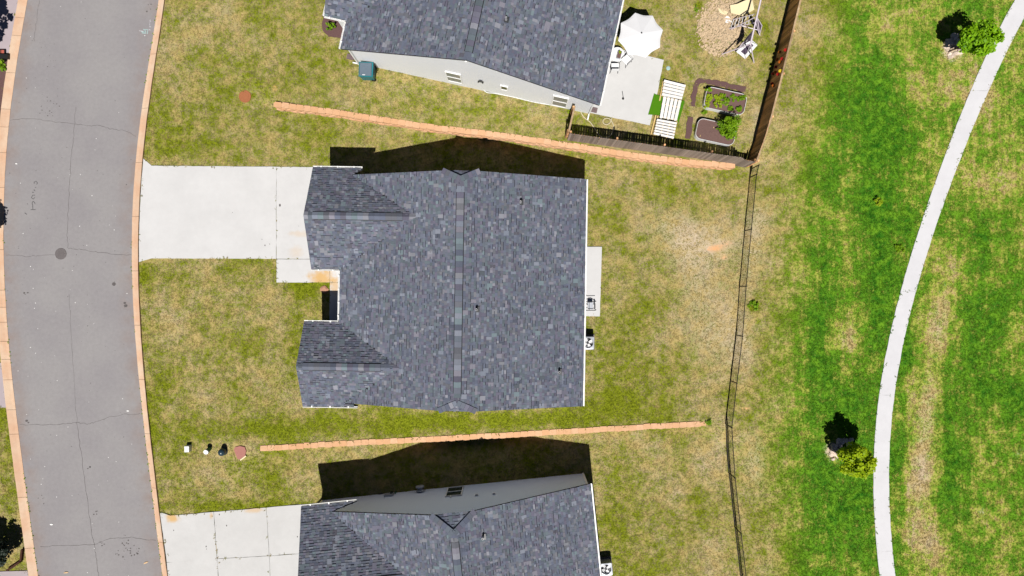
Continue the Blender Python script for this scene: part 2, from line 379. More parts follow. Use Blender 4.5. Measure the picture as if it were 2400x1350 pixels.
def curb(fin, fout, right, y0s):
    c = empty("curb", kind='structure')
    for y0, y1 in zip(y0s[:-1], y0s[1:]):
        m = MB(); n = 6; ys = np.linspace(y0 + .35, y1 - .35, n)
        vs = []
        for y in ys:
            xi, xo = float(fin(y)), float(fout(y)); Y = (675 - y) / 40
            for f, z in ((0, -.1), (0, .028), (.35, .034), (.75, .085), (.93, .108), (1.0, .100), (1.0, -.1)):
                vs.append((((xi + (xo - xi) * f) - 1200) / 40 + random.uniform(-.006, .006) * (f in (0, 1.0)), Y, z))
        fs = []
        for k in range(n - 1):
            fs += [(k * 7 + j, k * 7 + (j + 1) % 7, (k + 1) * 7 + (j + 1) % 7, (k + 1) * 7 + j) for j in range(7)]
        fs += [tuple(range(7)), tuple(range((n - 1) * 7, n * 7))[::-1]]
        if right: fs = [f[::-1] for f in fs]
        m.add(vs, fs); m.build("curb_section", M['curb'], c)
curb(R_IN, R_OUT, True, list(range(-254, 1660, 127)))
curb(L_IN, L_OUT, False, [-220, -120, -5, 42, 84, 171, 256, 298, 358, 440, 520, 585, 680, 720, 755, 800, 842, 890, 960, 1017, 1165, 1284, 1400, 1500])
def ribbon(name, pts, w, mat, parent=None, z=.017, jit=0.0, sub=1, **k):     # flat strip; pts in world x, y; drapes over the terrain
    P = [Vector((p[0], p[1])) for p in pts]; Q = []
    for a, b in zip(P[:-1], P[1:]):
        for i in range(sub): Q.append(a.lerp(b, i / sub))
    Q.append(P[-1])
    Q = [q + Vector((random.uniform(-jit, jit), random.uniform(-jit, jit))) for q in Q]
    vs = []; fs = []
    for i, q in enumerate(Q):
        d = (Q[min(i + 1, len(Q) - 1)] - Q[max(i - 1, 0)]).normalized(); nn = Vector((-d.y, d.x)); ww = w * random.uniform(.55, 1.2) / 2 if jit else w / 2
        h = hz1(q.x, q.y) + z
        vs += [(*(q - nn * ww), h), (*(q + nn * ww), h)]
    for i in range(len(Q) - 1): fs.append((2 * i + 1, 2 * i, 2 * i + 2, 2 * i + 3))
    return MB().add(vs, fs).build(name, mat, parent, **k)
def px0(pts): return [((x - 1200) / 40, (675 - y) / 40) for x, y in pts]
def scr(pts, ox, oy, s): return px0([(ox + x / s, oy + y / s) for x, y in pts])
for pts, w in [([(93, 0), (88, 40), (82, 75), (80, 98)], .022), ([(24, 281), (77, 278), (130, 286), (178, 291), (210, 295), (236, 294), (258, 302), (290, 306), (320, 319)], .03),
               ([(178, 250), (174, 310), (168, 360), (164, 430), (161, 480), (157, 545), (160, 582)], .028), ([(160, 582), (190, 585), (225, 590), (268, 596), (311, 598)], .03),
               ([(14, 597), (60, 601), (95, 599), (130, 596)], .026), ([(162, 690), (165, 740), (170, 830), (176, 930), (181, 990)], .018),
               ([(45, 995), (95, 996), (140, 995), (180, 990), (205, 994), (222, 990), (255, 978), (290, 971), (330, 970)], .03),
               ([(181, 990), (188, 1045), (197, 1110), (205, 1170), (214, 1240), (221, 1276), (228, 1320), (233, 1370)], .034),
               ([(95, 1281), (150, 1278), (221, 1276), (260, 1262), (310, 1259), (366, 1267)], .03)]:
    ribbon("crack", px0(pts), w * .62, M['crack'], road, jit=.035, sub=6)
for pts in ([(300, 1100), (455, 1100)], [(370, 1095), (365, 950), (345, 900), (360, 850), (390, 840), (425, 880), (440, 920)], [(440, 640), (370, 640), (325, 710), (350, 750), (390, 765), (430, 715)],
            [(345, 550), (400, 555)], [(400, 465), (445, 510)], [(440, 400), (470, 395)], [(410, 280), (410, 230), (465, 200), (510, 240), (510, 285), (480, 295)], [(110, 1200), (185, 1250)]):
    ribbon("road_marking", scr(pts, 50, 410, 13.5), .035, M['pencil'], road)
for pts, m in (([(430, 785), (720, 795), (690, 1070)], 'cyan_paint'), ([(480, 880), (600, 880), (590, 960), (490, 960), (480, 880)], 'cyan_paint'), ([(180, 870), (480, 905)], 'white_paint'), ([(300, 935), (500, 955)], 'cyan_paint'),
               ([(350, 1010), (610, 1030)], 'cyan_paint'), ([(900, 180), (840, 260), (920, 300)], 'white_paint'), ([(820, 390), (870, 380)], 'white_paint'), ([(810, 490), (880, 490)], 'white_paint'),
               ([(820, 600), (900, 600), (860, 660)], 'white_paint'), ([(760, 830), (850, 790), (890, 850)], 'white_paint')):
    ribbon("paint_marking", scr(pts, 320, 40, 27), .045, M[m], road)
spots = MB(); r_ = random.Random(11)
for cx, cy, sx, sy, n_, s_ in ((110, 250, 9, 22, 22, .035), (118, 150, 8, 8, 8, .03), (98, 100, 12, 6, 6, .03), (303, 1288, 16, 14, 30, .045), (240, 1275, 4, 4, 4, .05), (224, 1200, 4, 6, 4, .04), (100, 1170, 6, 5, 6, .03), (62, 687, 3, 2, 3, .06), (66, 988, 4, 2, 2, .08), (268, 664, 2, 2, 1, .11), (294, 711, 2, 3, 2, .10), (212, 1095, 4, 3, 3, .05), (340, 24, 6, 4, 2, .05), (352, 11, 5, 3, 2, .05), (180, 700, 120, 320, 60, .022), (200, 300, 110, 260, 40, .02)):
    for _ in range(n_):
        p = W(cx + r_.gauss(0, sx), cy + r_.gauss(0, sy)); k_ = r_.uniform(.5, 1.2) * s_; m_ = r_.uniform(.5, 1)
        if wx(L_IN, p.y) + .2 < p.x < wx(R_IN, p.y) - .2: spots.add([(p.x + k_ * math.cos(a_), p.y + k_ * m_ * math.sin(a_), .0175) for a_ in np.linspace(0, 6.283, 7)[:-1]], [tuple(range(6))])
spots.build("oil_spot", M['crack'], road, kind='stuff')
flecks = MB()
for _ in range(90):
    yy = r_.uniform(-10, 1360); p = W(r_.uniform(30, 370), yy); k_ = r_.uniform(.012, .03)
    if wx(L_IN, p.y) + .2 < p.x < wx(R_IN, p.y) - .2: flecks.add([(p.x + k_ * math.cos(a_), p.y + k_ * math.sin(a_), .018) for a_ in np.linspace(0, 6.283, 6)[:-1]], [tuple(range(5))])
flecks.build("pale_fleck", M['scrap'], road, kind='stuff')
lid = MB().lathe([(.335, .012), (.335, .028), (.31, .034), (.30, .028), (0.05, .028)], n=32)
for i in range(-3, 4):
    for j in range(-3, 4):
        if i * i + j * j < 10: lid.box((i * .075, j * .075, .031), (.035, .035, .008))
lid.build("manhole_cover", M['iron'], label="round cast iron manhole cover in the grey road", cat="manhole cover").location = (*W(143, 595)[:2], 0.0)
for x, y, r, lab in ((300, 963, .06, "white paper scrap on the road near the right kerb, beside a cross crack"), (121, 1229, .07, "white paper scrap on the lower road, left of its long crack"), (39, 384, .05, "small white paper scrap on the road by the left kerb")):
    m = MB(); m.slab([(r * 1.3 * math.cos(t), r * .75 * math.sin(t), .026 + .012 * math.sin(3 * t)) for t in np.linspace(0, 6.283, 9)[:-1]], (0, 0, 1), .004)
    o = m.build("paper_scrap", M['scrap'], label=lab, cat="paper scrap", group="scraps of litter on the road"); o.location = (*W(x, y)[:2], 0)
for x, y, rz, lab in ((342, 1319, .5, "curled pale brown leaf on the road by the white driveway"), (155, 1342, .2, "curled pale brown leaf on the road at the bottom edge of the photo")):
    m = MB(); m.slab([(-.16, 0, .02), (-.05, .05, .06), (.10, .04, .05), (.17, -.02, .02), (.03, -.04, .025)], (0, 0, 1), .004)
    o = m.build("dry_leaf", M['brown_scrap'], label=lab, cat="leaf", group="fallen leaves on the road"); o.location = (*W(x, y)[:2], 0); o.rotation_euler.z = rz
# ------------------------------------------------------------------ slabs: driveways, paths, patios
EXCL = []
def slabs(name, polys, mat, up=.03, excl=True, seed=3, kind='structure', rough=.01):
    e = empty(name, kind=kind)
    for i, p in enumerate(polys):
        if excl: EXCL.append(p)
        draped("slab", rough_edge(p, rough, .3, seed + i) if rough else p, mat, up, parent=e)
    return e
ro = lambda y: float(R_OUT(y)) + .8
slabs("driveway", [PX((ro(373), 372), (356, 388.5), (647.5, 391), (647.5, 606.5), (356, 605.5), (ro(614), 614), (ro(560), 560), (ro(500), 500), (ro(430), 430)),
                   PX((648.2, 391), (775, 392), (775, 607), (648.2, 606.5))], M['drive'])
slabs("walkway", [PX((648.2, 607.6), (773, 607.8), (773, 662), (648.5, 662)), PX((773.7, 607.8), (835, 608), (835, 662), (773.7, 662)), PX((773.7, 662.7), (835, 662.7), (835, 772), (772, 772))], M['drive'])
slabs("driveway", [PX((ro(1200), 1200), (399, 1208), (501, 1199.5), (509, 1316), (ro(1317) + 1, 1317)), PX((501.8, 1199.4), (624, 1189.5), (631, 1302), (509.8, 1308.5)) , PX((624.8, 1189.5), (780, 1177), (790, 1292), (631.8, 1302)),
                   PX((ro(1317) + 1, 1318), (509, 1309.5), (516, 1420), (ro(1400), 1420)), PX((509.8, 1309.3), (631, 1303), (637, 1420), (516.8, 1420)), PX((631.8, 1303), (790, 1293), (800, 1420), (637.8, 1420))], M['drive2'])
LP = [(2412, -60), (2381, 0), (2297, 160), (2235, 300), (2174.5, 485), (2115.5, 670), (2080, 796), (2058, 930), (2050, 1050), (2047, 1150), (2050, 1230), (2061, 1350), (2070, 1420)]
RP = [(2458, -60), (2426, 0), (2339, 160), (2277, 300), (2213, 485), (2147, 670), (2118, 796), (2095.5, 930), (2086, 1050), (2082.5, 1150), (2086, 1230), (2098, 1350), (2107, 1420)]
pl = curve([(y, x) for x, y in LP]); pr = curve([(y, x) for x, y in RP])
cuts = [-420, 213, 683, 926, 1106, 1291, 1800]; polys = []
for y0, y1 in zip(cuts[:-1], cuts[1:]):
    ys = np.linspace(y0 + .12, y1 - .12, max(4, int((y1 - y0) / 40)))
    polys.append([tuple(W(float(pl(y)), y)[:2]) for y in ys] + [tuple(W(float(pr(y)), y)[:2]) for y in ys[::-1]])
PATHP = polys
slabs("footpath", polys, M['path'], rough=.012)
slabs("patio", [PX((1555.5, 141), (1540, 220), (1522.5, 294), (1396.5, 267.5), (1345, 256), (1388, 100))], M['patio'], up=.05)
slabs("patio", [PX((1330, 578), (1410.5, 578.5), (1405.5, 741.5), (1330, 740))], M['drive'], up=.05)
lo = lambda y: float(L_OUT(y)) - .8
slabs("pavement", [PX((lo(-150), -150), (lo(0), 0), (lo(60), 60), (lo(127), 127), (-160, 127), (-160, -150))], M['apron'], kind='structure')
slabs("pavement", [PX((lo(850), 850), (lo(900), 900), (lo(955), 955), (-160, 955), (-160, 850))], M['apron'])
slabs("pavement", [PX((lo(1336) - 2, 1337), (lo(1400), 1400), (lo(1460), 1460), (-160, 1460), (-160, 1345)) ], M['apron'])
def bed(name, poly, mat, up, **k):
    EXCL.append(poly); o = draped(name, rough_edge(poly, .05, .15, 5), mat, up, .12, step=.6, **k); return o
def strip(pts, w):
    P = [G(x, y) for x, y in pts]; L = []; R = []
    for i, p in enumerate(P):
        d = (P[min(i + 1, len(P) - 1)] - P[max(i - 1, 0)]).normalized(); n = Vector((-d.y, d.x, 0))
        L.append(tuple((p + n * w / 2)[:2])); R.append(tuple((p - n * w / 2)[:2]))
    return L + R[::-1]
q5 = lambda pts: [(1500 + x / 5.87, 170 + y / 5.87) for x, y in pts]
bed("mulch_strip", strip(q5([(722, 465), (742, 300), (762, 200), (790, 140), (840, 112), (950, 128), (1100, 160), (1280, 200), (1455, 230)]), .29), M['mulch'], .035, kind='structure')
bed("mulch_strip", strip(q5([(690, 615), (675, 740), (650, 905)]), .32), M['mulch'], .035, kind='structure')
bed("mulch_bed", PX((757, 36), (806, 50), (802, 92), (770, 86), (756, 70)), M['mulch'], .035, kind='structure')
bed("mulch_bed", PX((lo(140), 141), (lo(200), 200), (lo(250), 250), (lo(300), 300), (-120, 300), (-120, 141)), M['mulch'], .035, kind='structure')
# ------------------------------------------------------------------ ground and grass
FENCE_X = lambda py: np.interp(py, [-200, 0, 390, 995, 1350, 1600], [1905, 1860, 1765, 1702, 1738, 1770])
#         px    py   rx   ry   green  dirt  orange
BLOBS = [(640, 200, 90, 25, .18, 0, 0), (395, 290, 60, 60, .30, 0, 0), (540, 32, 30, 26, -.1, .45, .1), (450, 85, 45, 45, -.10, .18, 0), (525, 90, 22, 16, .35, 0, 0), (560, 140, 120, 30, .12, 0, 0),
         (650, 212, 12, 16, 0, .1, .75), (574, 232, 24, 18, 0, .15, .4), (700, 270, 150, 20, .08, .05, 0), (760, 80, 50, 160, .12, 0, 0), (420, 345, 90, 30, .15, 0, 0), (600, 330, 150, 40, .12, 0, 0), (800, 240, 150, 18, 0, .1, .1), (1000, 240, 250, 20, .05, .05, 0),
         (1200, 300, 120, 25, 0, .1, 0), (740, 668, 55, 20, .55, 0, 0), (715, 690, 25, 28, .3, 0, 0), (759, 679, 14, 11, 0, .3, .75), (336, 640, 10, 26, .45, 0, 0), (350, 700, 14, 50, .2, 0, 0), (352, 990, 26, 70, .35, 0, 0), (540, 790, 26, 60, .22, 0, 0), (585, 830, 40, 40, .15, 0, 0),
         (690, 760, 18, 170, .15, 0, 0), (450, 730, 70, 60, -.08, .12, 0), (520, 660, 70, 40, -.05, .08, .08), (470, 930, 70, 50, -.08, .1, .05), (430, 730, 12, 8, 0, .1, .5), (530, 1005, 180, 22, .32, 0, 0), (760, 1000, 140, 30, .33, 0, 0), (1000, 990, 160, 22, .45, 0, 0), (1250, 985, 180, 22, .42, 0, 0),
         (1500, 950, 150, 45, .25, 0, 0), (1430, 850, 40, 120, .18, 0, 0), (1440, 560, 40, 140, .05, .05, 0), (1500, 700, 60, 150, .06, 0, 0), (1460, 450, 60, 40, -.05, .12, .05), (1590, 440, 110, 40, .20, 0, 0), (1625, 640, 105, 170, -.12, .33, 0), (1640, 560, 80, 70, -.1, .3, .08), (1540, 520, 70, 80, -.05, .28, 0),
         (1675, 583, 22, 10, 0, .2, .95), (1705, 570, 24, 12, 0, .2, .6), (1697, 603, 12, 9, 0, .2, .8), (1655, 800, 70, 150, -.1, .30, 0), (1640, 965, 16, 8, 0, .1, .4), (1650, 990, 50, 14, -.1, .2, 0), (1400, 1030, 300, 10, -.1, .15, .1),
         (560, 1190, 220, 10, .40, 0, 0), (630, 1130, 30, 34, .28, 0, 0), (430, 1160, 20, 30, .2, 0, 0), (480, 1110, 60, 40, -.1, .15, .05), (700, 1070, 60, 16, -.05, .12, 0), (560, 1082, 60, 12, .2, 0, 0), (393, 1196, 8, 6, 0, .1, .8), (1560, 1065, 130, 36, -.15, .30, 0), (1660, 1070, 60, 60, -.1, .22, 0), (1450, 1160, 45, 45, .25, 0, 0), (1470, 1250, 60, 90, .2, 0, 0),
         (1640, 1180, 40, 50, .2, 0, 0), (1660, 1320, 50, 30, -.1, .2, 0), (1400, 1230, 16, 110, -.1, .15, .15),
         (1765, 600, 45, 120, -.2, .40, 0), (1790, 500, 50, 60, -.1, .30, .05), (1740, 810, 50, 90, -.2, .42, 0), (1775, 1090, 45, 110, -.2, .48, .05), (1750, 958, 24, 12, 0, .3, .65), (1850, 400, 50, 60, -.1, .32, 0), (1830, 300, 50, 60, -.05, .15, 0), (1768, 718, 18, 16, .5, -.4, 0), (1775, 750, 6, 8, .4, -.3, 0),
         (1930, 80, 90, 60, -.12, .08, 0), (2080, 60, 90, 60, -.25, .18, 0), (1990, 60, 40, 60, .2, 0, 0), (2060, 180, 80, 60, .15, 0, 0), (2234, 116, 28, 28, -.3, 1.0, .4), (2150, 160, 60, 100, -.2, .08, 0), (2230, 200, 60, 80, -.25, .08, 0), (2330, 260, 80, 200, -.26, .1, 0), (1990, 420, 40, 22, -.25, .35, 0), (1920, 230, 50, 60, -.15, .12, 0), (1960, 300, 120, 120, .12, -.05, 0),
         (2050, 420, 65, 270, .46, 0, 0), (1985, 1150, 80, 260, .22, 0, 0), (1940, 760, 40, 200, .12, 0, 0), (600, 640, 60, 40, .1, 0, 0), (380, 880, 30, 60, .15, 0, 0), (1540, 860, 60, 60, .12, 0, 0), (1950, 200, 60, 120, .12, 0, 0), (2010, 1000, 60, 400, .12, 0, 0), (2300, 850, 90, 300, .12, 0, 0), (1900, 600, 50, 100, -.05, .1, 0), (1990, 640, 60, 90, -.10, .12, 0), (1990, 790, 45, 60, -.40, .38, 0), (1920, 780, 30, 200, .25, -.1, 0), (2060, 750, 30, 120, .3, 0, 0), (1960, 950, 60, 60, .05, .05, 0), (1900, 900, 60, 60, .0, .05, 0), (1880, 1150, 40, 150, .15, -.1, 0), (1990, 1200, 60, 120, .15, 0, 0),
         (2300, 480, 100, 60, -.12, .05, 0), (2230, 640, 34, 90, -.30, .28, 0), (2200, 760, 34, 90, -.42, .42, 0), (2175, 950, 40, 120, -.50, .42, 0), (2155, 1120, 40, 120, -.55, .42, 0), (2165, 1290, 50, 90, -.42, .25, 0), (2120, 800, 16, 120, .3, 0, 0), (2105, 1060, 14, 160, .3, 0, 0), (2225, 1000, 14, 130, .35, -.2, 0),
         (2300, 700, 60, 120, .18, 0, 0), (2320, 900, 80, 120, .10, 0, 0), (2390, 1060, 24, 20, -.2, .45, 0), (2300, 1200, 18, 18, -.1, .5, 0), (2330, 1080, 30, 30, -.15, .18, 0), (2370, 1250, 50, 70, -.2, .15, 0), (2250, 1150, 50, 150, .15, 0, 0), (2350, 450, 50, 40, .05, 0, 0), (1953, 1057, 24, 26, -.3, 1.0, .3),
         (1690, 60, 52, 62, -.2, .75, .0), (1675, 65, 22, 22, 0, .2, .55), (1705, 95, 25, 18, 0, .3, .3), (1740, 20, 40, 20, -.2, .4, .3), (1660, 165, 25, 18, .1, 0, .45), (1600, 100, 60, 90, .02, 0, .05), (1780, 60, 10, 20, .1, 0, .3), (1745, 320, 18, 50, 0, .3, .3), (1765, 270, 10, 50, -.1, .45, 0), (1610, 250, 14, 70, .0, .05, .1), (1450, 290, 90, 14, .0, .05, .15), (1632, 20, 8, 9, .8, -.3, 0), (1648, 262, 9, 6, .6, 0, 0),
         (20, 1100, 25, 140, .25, -.05, .1), (48, 1210, 10, 50, -.2, .1, .55), (20, 1290, 30, 20, -.2, .1, .65), (1500, 20, 60, 60, .0, .0, .05), (1335, 262, 10, 5, .6, 0, 0)]
def field(x, y):                            # colour controls of the lawn at world x, y
    X = x * 40 + 1200; Y = 675 - y * 40
    Fm = sstep(25, 190, X - FENCE_X(Y))
    g = .52 + .20 * Fm; d = np.zeros_like(X); o = np.zeros_like(X)
    for (cx, cy, rx, ry, a, b, c) in BLOBS:
        e = np.exp(-(((X - cx) / rx) ** 2 + ((Y - cy) / ry) ** 2))
        if a: g = g + a * e
        if b: d = d + b * e
        if c: o = o + c * e
    back = np.exp(-((X - 1640) / 130) ** 4) * (Y < 380)
    g = g - .06 * back
    return g, Fm, d, o
xs = np.concatenate([[-420, -160, -70], np.arange(-34, 34.01, .16), [70, 160, 420]]); ys = np.concatenate([[-420, -160, -60], np.arange(-20, 20.01, .16), [60, 160, 420]])
XX, YY = np.meshgrid(xs, ys); ZZ = hz(XX, YY)
onroad = (XX > wx(L_OUT, YY) + .1) & (XX < wx(R_OUT, YY) - .1)
wobble = lambda x, y: .012 * np.sin(x * 5.1 + y * 2.3) + .012 * np.sin(y * 6.7 - x * 3.1)
wob = wobble(XX, YY)
ZZ = np.where(onroad, ZZ - .12, ZZ - .015 + wob * (np.abs(XX) < 40))
V = np.stack([XX, YY, ZZ], -1).reshape(-1, 3); n = len(xs)
I = (np.arange(len(ys) - 1)[:, None] * n + np.arange(n - 1))
F = np.stack([I, I + 1, I + n + 1, I + n], -1).reshape(-1, 4)
g, lu, d, o = field(V[:, 0], V[:, 1])
gm = np_mesh("ground", V, F, GRASS, {'g': g, 'lush': lu, 'd': d, 'o': o, 'r': np.full(len(V), .55)})
gm.polygons.foreach_set('use_smooth', np.ones(len(F), bool)); link("ground", gm, kind='structure')
# ------------------------------------------------------------------ retaining walls of split-face blocks
def split_block(L, D, h, seed):
    r = random.Random(seed); b = .022; n = 6
    front = [(-L / 2 + L * i / n, -D / 2 - b * (1 - (2 * i / n - 1) ** 4) + r.uniform(-.008, .008)) for i in range(n + 1)]
    poly = front + [(L / 2 - .02, D / 2), (-L / 2 + .02, D / 2)]
    m = MB(); m.prism(poly, 0, h); return m.mesh("block", M['block'])
BLK = [split_block(.42, .30, .195, i) for i in range(4)]
def retaining_wall(line, top_at, setback_dir, label):
    e = empty("retaining_wall", (line[0][0], line[0][1], 0), label=label, cat="retaining wall")
    L = [Vector(p) for p in line]; cum = [0]
    for a, b in zip(L[:-1], L[1:]): cum.append(cum[-1] + (b - a).length)
    def at(s):
        s = min(max(s, 0), cum[-1]); i = max(j for j in range(len(L) - 1) if cum[j] <= s)
        t = (s - cum[i]) / (cum[i + 1] - cum[i]); return L[i].lerp(L[i + 1], t), (L[i + 1] - L[i]).normalized()
    o0 = Vector((line[0][0], line[0][1], 0))
    lp = [(p[0] - line[0][0], p[1] - line[0][1] + .05) for p in line]; core = MB(); lq = [(x, y + .24) for x, y in lp][::-1]
    core.prism(lp + lq, top_at - .75, top_at - .02); core.build('core', M['block'], e)
    for c in range(3):
        s = .21 + (.21 if c == 1 else 0) + .02
        while s < cum[-1] - .15:
            p, d = at(s); nrm = Vector((-d.y, d.x)); q = p + nrm * (.15 + .02 * c)
            o = link("block", random.choice(BLK), e)
            o.location = Vector((q.x + random.uniform(-.012, .012), q.y + random.uniform(-.022, .022), top_at - .6 + .2 * c)) - o0
            o.rotation_euler = (0, 0, math.atan2(d.y, d.x) + random.uniform(-.04, .04)); s += .424
    return e
retaining_wall(NWL, .63, 1, "orange split-face block retaining wall below the wooden fence, along the upper yard")
retaining_wall([(x, y - .30) for x, y in SWL], .04, 1, "orange block retaining wall between the middle lawn and the lower house")
def wall_poly(line, a, b): return [(x, y + a) for x, y in line] + [(x, y + b) for x, y in line[::-1]]
EXCL.append(wall_poly(NWL, -.02, .33)); EXCL.append(wall_poly(SWL, -.33, -.02))

# ------------------------------------------------------------------ houses
TINTS = [(.150, .164, .205), (.132, .147, .190), (.165, .177, .212), (.140, .160, .188), (.126, .140, .186), (.162, .158, .198), (.136, .165, .182), (.158, .162, .182), (.145, .138, .182)]
LIGHT = [(.235, .250, .290), (.200, .220, .262), (.262, .262, .290), (.178, .225, .240), (.225, .215, .248), (.220, .222, .240)]
DARK = [(.085, .094, .122), (.094, .108, .122), (.100, .096, .115)]
_b = lambda L_: [(r_ * .835, g_ * .85, b_ * .885) for r_, g_, b_ in L_]
TINTS, LIGHT, DARK = _b(TINTS), _b(LIGHT), _b(DARK)
def tint():
    c = random.choice(LIGHT) if random.random() < .11 else random.choice(TINTS)
    k = random.choice((.74, .82, .88, .9, .98, 1.06)); return tuple(v * k for v in c)
def shingle_faces(m, u, v, n, p, w, e, t, up=.003, band=0.0):   # p = middle of the lower edge
    a = p - u * (w / 2); b = p + u * (w / 2); c = b + v * e; d = a + v * e
    m.add([a + n * t, b + n * t, c + n * up, d + n * up, a, b, c, d], [(0, 1, 2, 3), (4, 5, 1, 0), (5, 6, 2, 1), (7, 4, 0, 3)])
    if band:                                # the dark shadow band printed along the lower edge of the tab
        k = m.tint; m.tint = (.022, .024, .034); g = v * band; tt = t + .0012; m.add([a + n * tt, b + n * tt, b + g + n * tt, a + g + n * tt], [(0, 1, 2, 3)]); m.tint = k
VARIANT = {}
def variant(w, e, k):
    if (w, e, k) not in VARIANT:
        m = MB(); m.tint = LIGHT[k % len(LIGHT)] if k < 8 else (DARK + TINTS)[k % 12]
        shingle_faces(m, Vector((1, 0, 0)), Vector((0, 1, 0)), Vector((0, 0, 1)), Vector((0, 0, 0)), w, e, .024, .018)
        VARIANT[(w, e, k)] = m.mesh("shingle", M['shingle'], tint=True)
    return VARIANT[(w, e, k)]
class House:
    def __init__(s, name, O, rz, zb, label, siding):
        s.O = Vector((*O, zb)); s.rz = rz; s.zb = zb
        s.e = empty(name, s.O, rz, label=label, cat="house"); s.mat = M[siding]; s.planes = []
        s.inv = Matrix.Rotation(-rz, 3, 'Z')
    def loc(s, px, py, z=0.0):              # local point seen at a pixel, at local height z
        return s.inv @ (W(px, py, s.zb + z) - s.O)
    def on_wall(s, px, py, yw):             # point of the wall y = yw seen at a pixel
        c = s.inv @ (Vector((0, 0, H)) - s.O); p = s.loc(px, py, 0); t = (yw - c.y) / (p.y - c.y); q = c + (p - c) * t; return q.x, q.z
    def wpoly(s, poly):
        R = Matrix.Rotation(s.rz, 3, 'Z'); return [tuple((R @ Vector((x, y, 0)) + s.O)[:2]) for x, y in poly]
    def plane(s, poly, a, b, c): s.planes.append((poly, (a, b, c)))
    def height(s, x, y, skip=None):
        best = -9
        for i, (poly, (a, b, c)) in enumerate(s.planes):
            if i == skip: continue
            r = False; n = len(poly)
            for k in range(n):
                x0, y0 = poly[k]; x1, y1 = poly[(k + 1) % n]
                if (y0 > y) != (y1 > y) and x < (x1 - x0) * (y - y0) / (y1 - y0) + x0: r = not r
            if r: best = max(best, a + b * x + c * y)
        return best
    def roof(s):
        deck = MB(); big = []
        for poly, (a, b, c) in s.planes:
            n = Vector((-b, -c, 1)).normalized(); deck.slab([Vector((x, y, a + b * x + c * y - .004)) for x, y in poly], n, .13)
        s.roof_o = deck.build("roof", M['deck'], s.e)
        m = MB(); e = .143
        for i, (poly, (a, b, c)) in enumerate(s.planes):
            gr = math.hypot(b, c); gh = Vector((b / gr, c / gr)); k = math.sqrt(1 + gr * gr)
            v3 = Vector((gh.x, gh.y, gr)) / k; uh = Vector((gh.y, -gh.x)); u3 = Vector((uh.x, uh.y, 0)); n3 = u3.cross(v3)
            if n3.z < 0: u3 = -u3; uh = -uh; n3 = -n3
            Q = [(Vector(p).dot(uh), Vector(p).dot(gh) * k) for p in poly]
            v0 = min(q[1] for q in Q) - .01; vmax = max(q[1] for q in Q); row = 0
            while v0 < vmax - .03:
                ee = min(e, vmax - v0); vm = v0 + ee / 2; xs_ = []
                for (ua, va), (ub, vb) in zip(Q, Q[1:] + Q[:1]):
                    if (va > vm) != (vb > vm): xs_.append(ua + (ub - ua) * (vm - va) / (vb - va))
                if len(xs_) >= 2:
                    lo_, hi_ = min(xs_), max(xs_); u = lo_ - random.uniform(0, .3)
                    while u < hi_:
                        feat = random.random() < .036
                        w = random.choice((.15, .19, .24)) if feat else random.choice((.11, .13, .15, .15, .18, .20, .26))
                        a0 = max(u, lo_ - .004); b0 = min(u + w, hi_ + .004); u += w
                        if b0 - a0 < .02: continue
                        um = (a0 + b0) / 2; h2 = uh * um + gh * (v0 / k); hc = uh * um + gh * ((v0 + ee / 2) / k)
                        if s.height(hc.x, hc.y, i) > a + b * hc.x + c * hc.y + .01: continue
                        P = Vector((h2.x, h2.y, a + b * h2.x + c * h2.y))
                        if feat and b0 - a0 > w - .002 and v0 + 2 * e < vmax - .05 and s.height((hc + gh * (e * 1.3 / k)).x, (hc + gh * (e * 1.3 / k)).y, i) < a + b * (hc + gh * (e * 1.3 / k)).x + c * (hc + gh * (e * 1.3 / k)).y: big.append((P, Matrix((u3, v3, n3)).transposed().to_4x4(), w))
                        else:
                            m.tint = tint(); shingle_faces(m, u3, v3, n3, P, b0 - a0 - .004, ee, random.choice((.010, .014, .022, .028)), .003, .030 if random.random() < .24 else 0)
                v0 += e; row += 1
        random.shuffle(big); R = Matrix.Rotation(s.rz, 3, 'Z'); cnt = 0
        for P, X, w in big:
            q = R @ P + s.O; f = H * 40 / (H - q.z); py = 675 - q.y * f; px = 1200 + q.x * f
            if cnt < 300 and 4 < py < 1346:
                o = link("shingle", variant(w, e * 2, random.randrange(15)), s.roof_o); o.matrix_local = Matrix.Translation(P) @ X; cnt += 1
            else:
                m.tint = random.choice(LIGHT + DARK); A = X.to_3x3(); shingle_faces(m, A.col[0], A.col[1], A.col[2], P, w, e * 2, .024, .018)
        m.build("shingle", M['shingle'], s.roof_o, tint=True, kind='stuff')
    def ridge(s, a, b, sl, sl2=None, vent=True, w=.185, lift=.045):
        a = Vector(a); b = Vector(b); d = (b - a).normalized(); side = Vector((-d.y, d.x, 0)); sl2 = sl if sl2 is None else sl2
        dn = lambda sg, ww, z: side * (sg * ww) + Vector((0, 0, z - ww * (sl if sg > 0 else sl2)))
        if vent:
            v = MB(); A = []
            for P in (a, b): A += [P + dn(1, w + .034, .0), P + dn(1, w + .034, lift - .012), P + Vector((0, 0, lift - .006)), P + dn(-1, w + .034, lift - .012), P + dn(-1, w + .034, .0)]
            v.add(A, [(0, 1, 6, 5), (1, 2, 7, 6), (2, 3, 8, 7), (3, 4, 9, 8), (4, 3, 2, 1, 0), (5, 6, 7, 8, 9)]).build("ridge_vent", M['black'], s.roof_o)
        L = (b - a).length; n = max(1, round(L / .29)); st = L / n
        z = lift if vent else .016
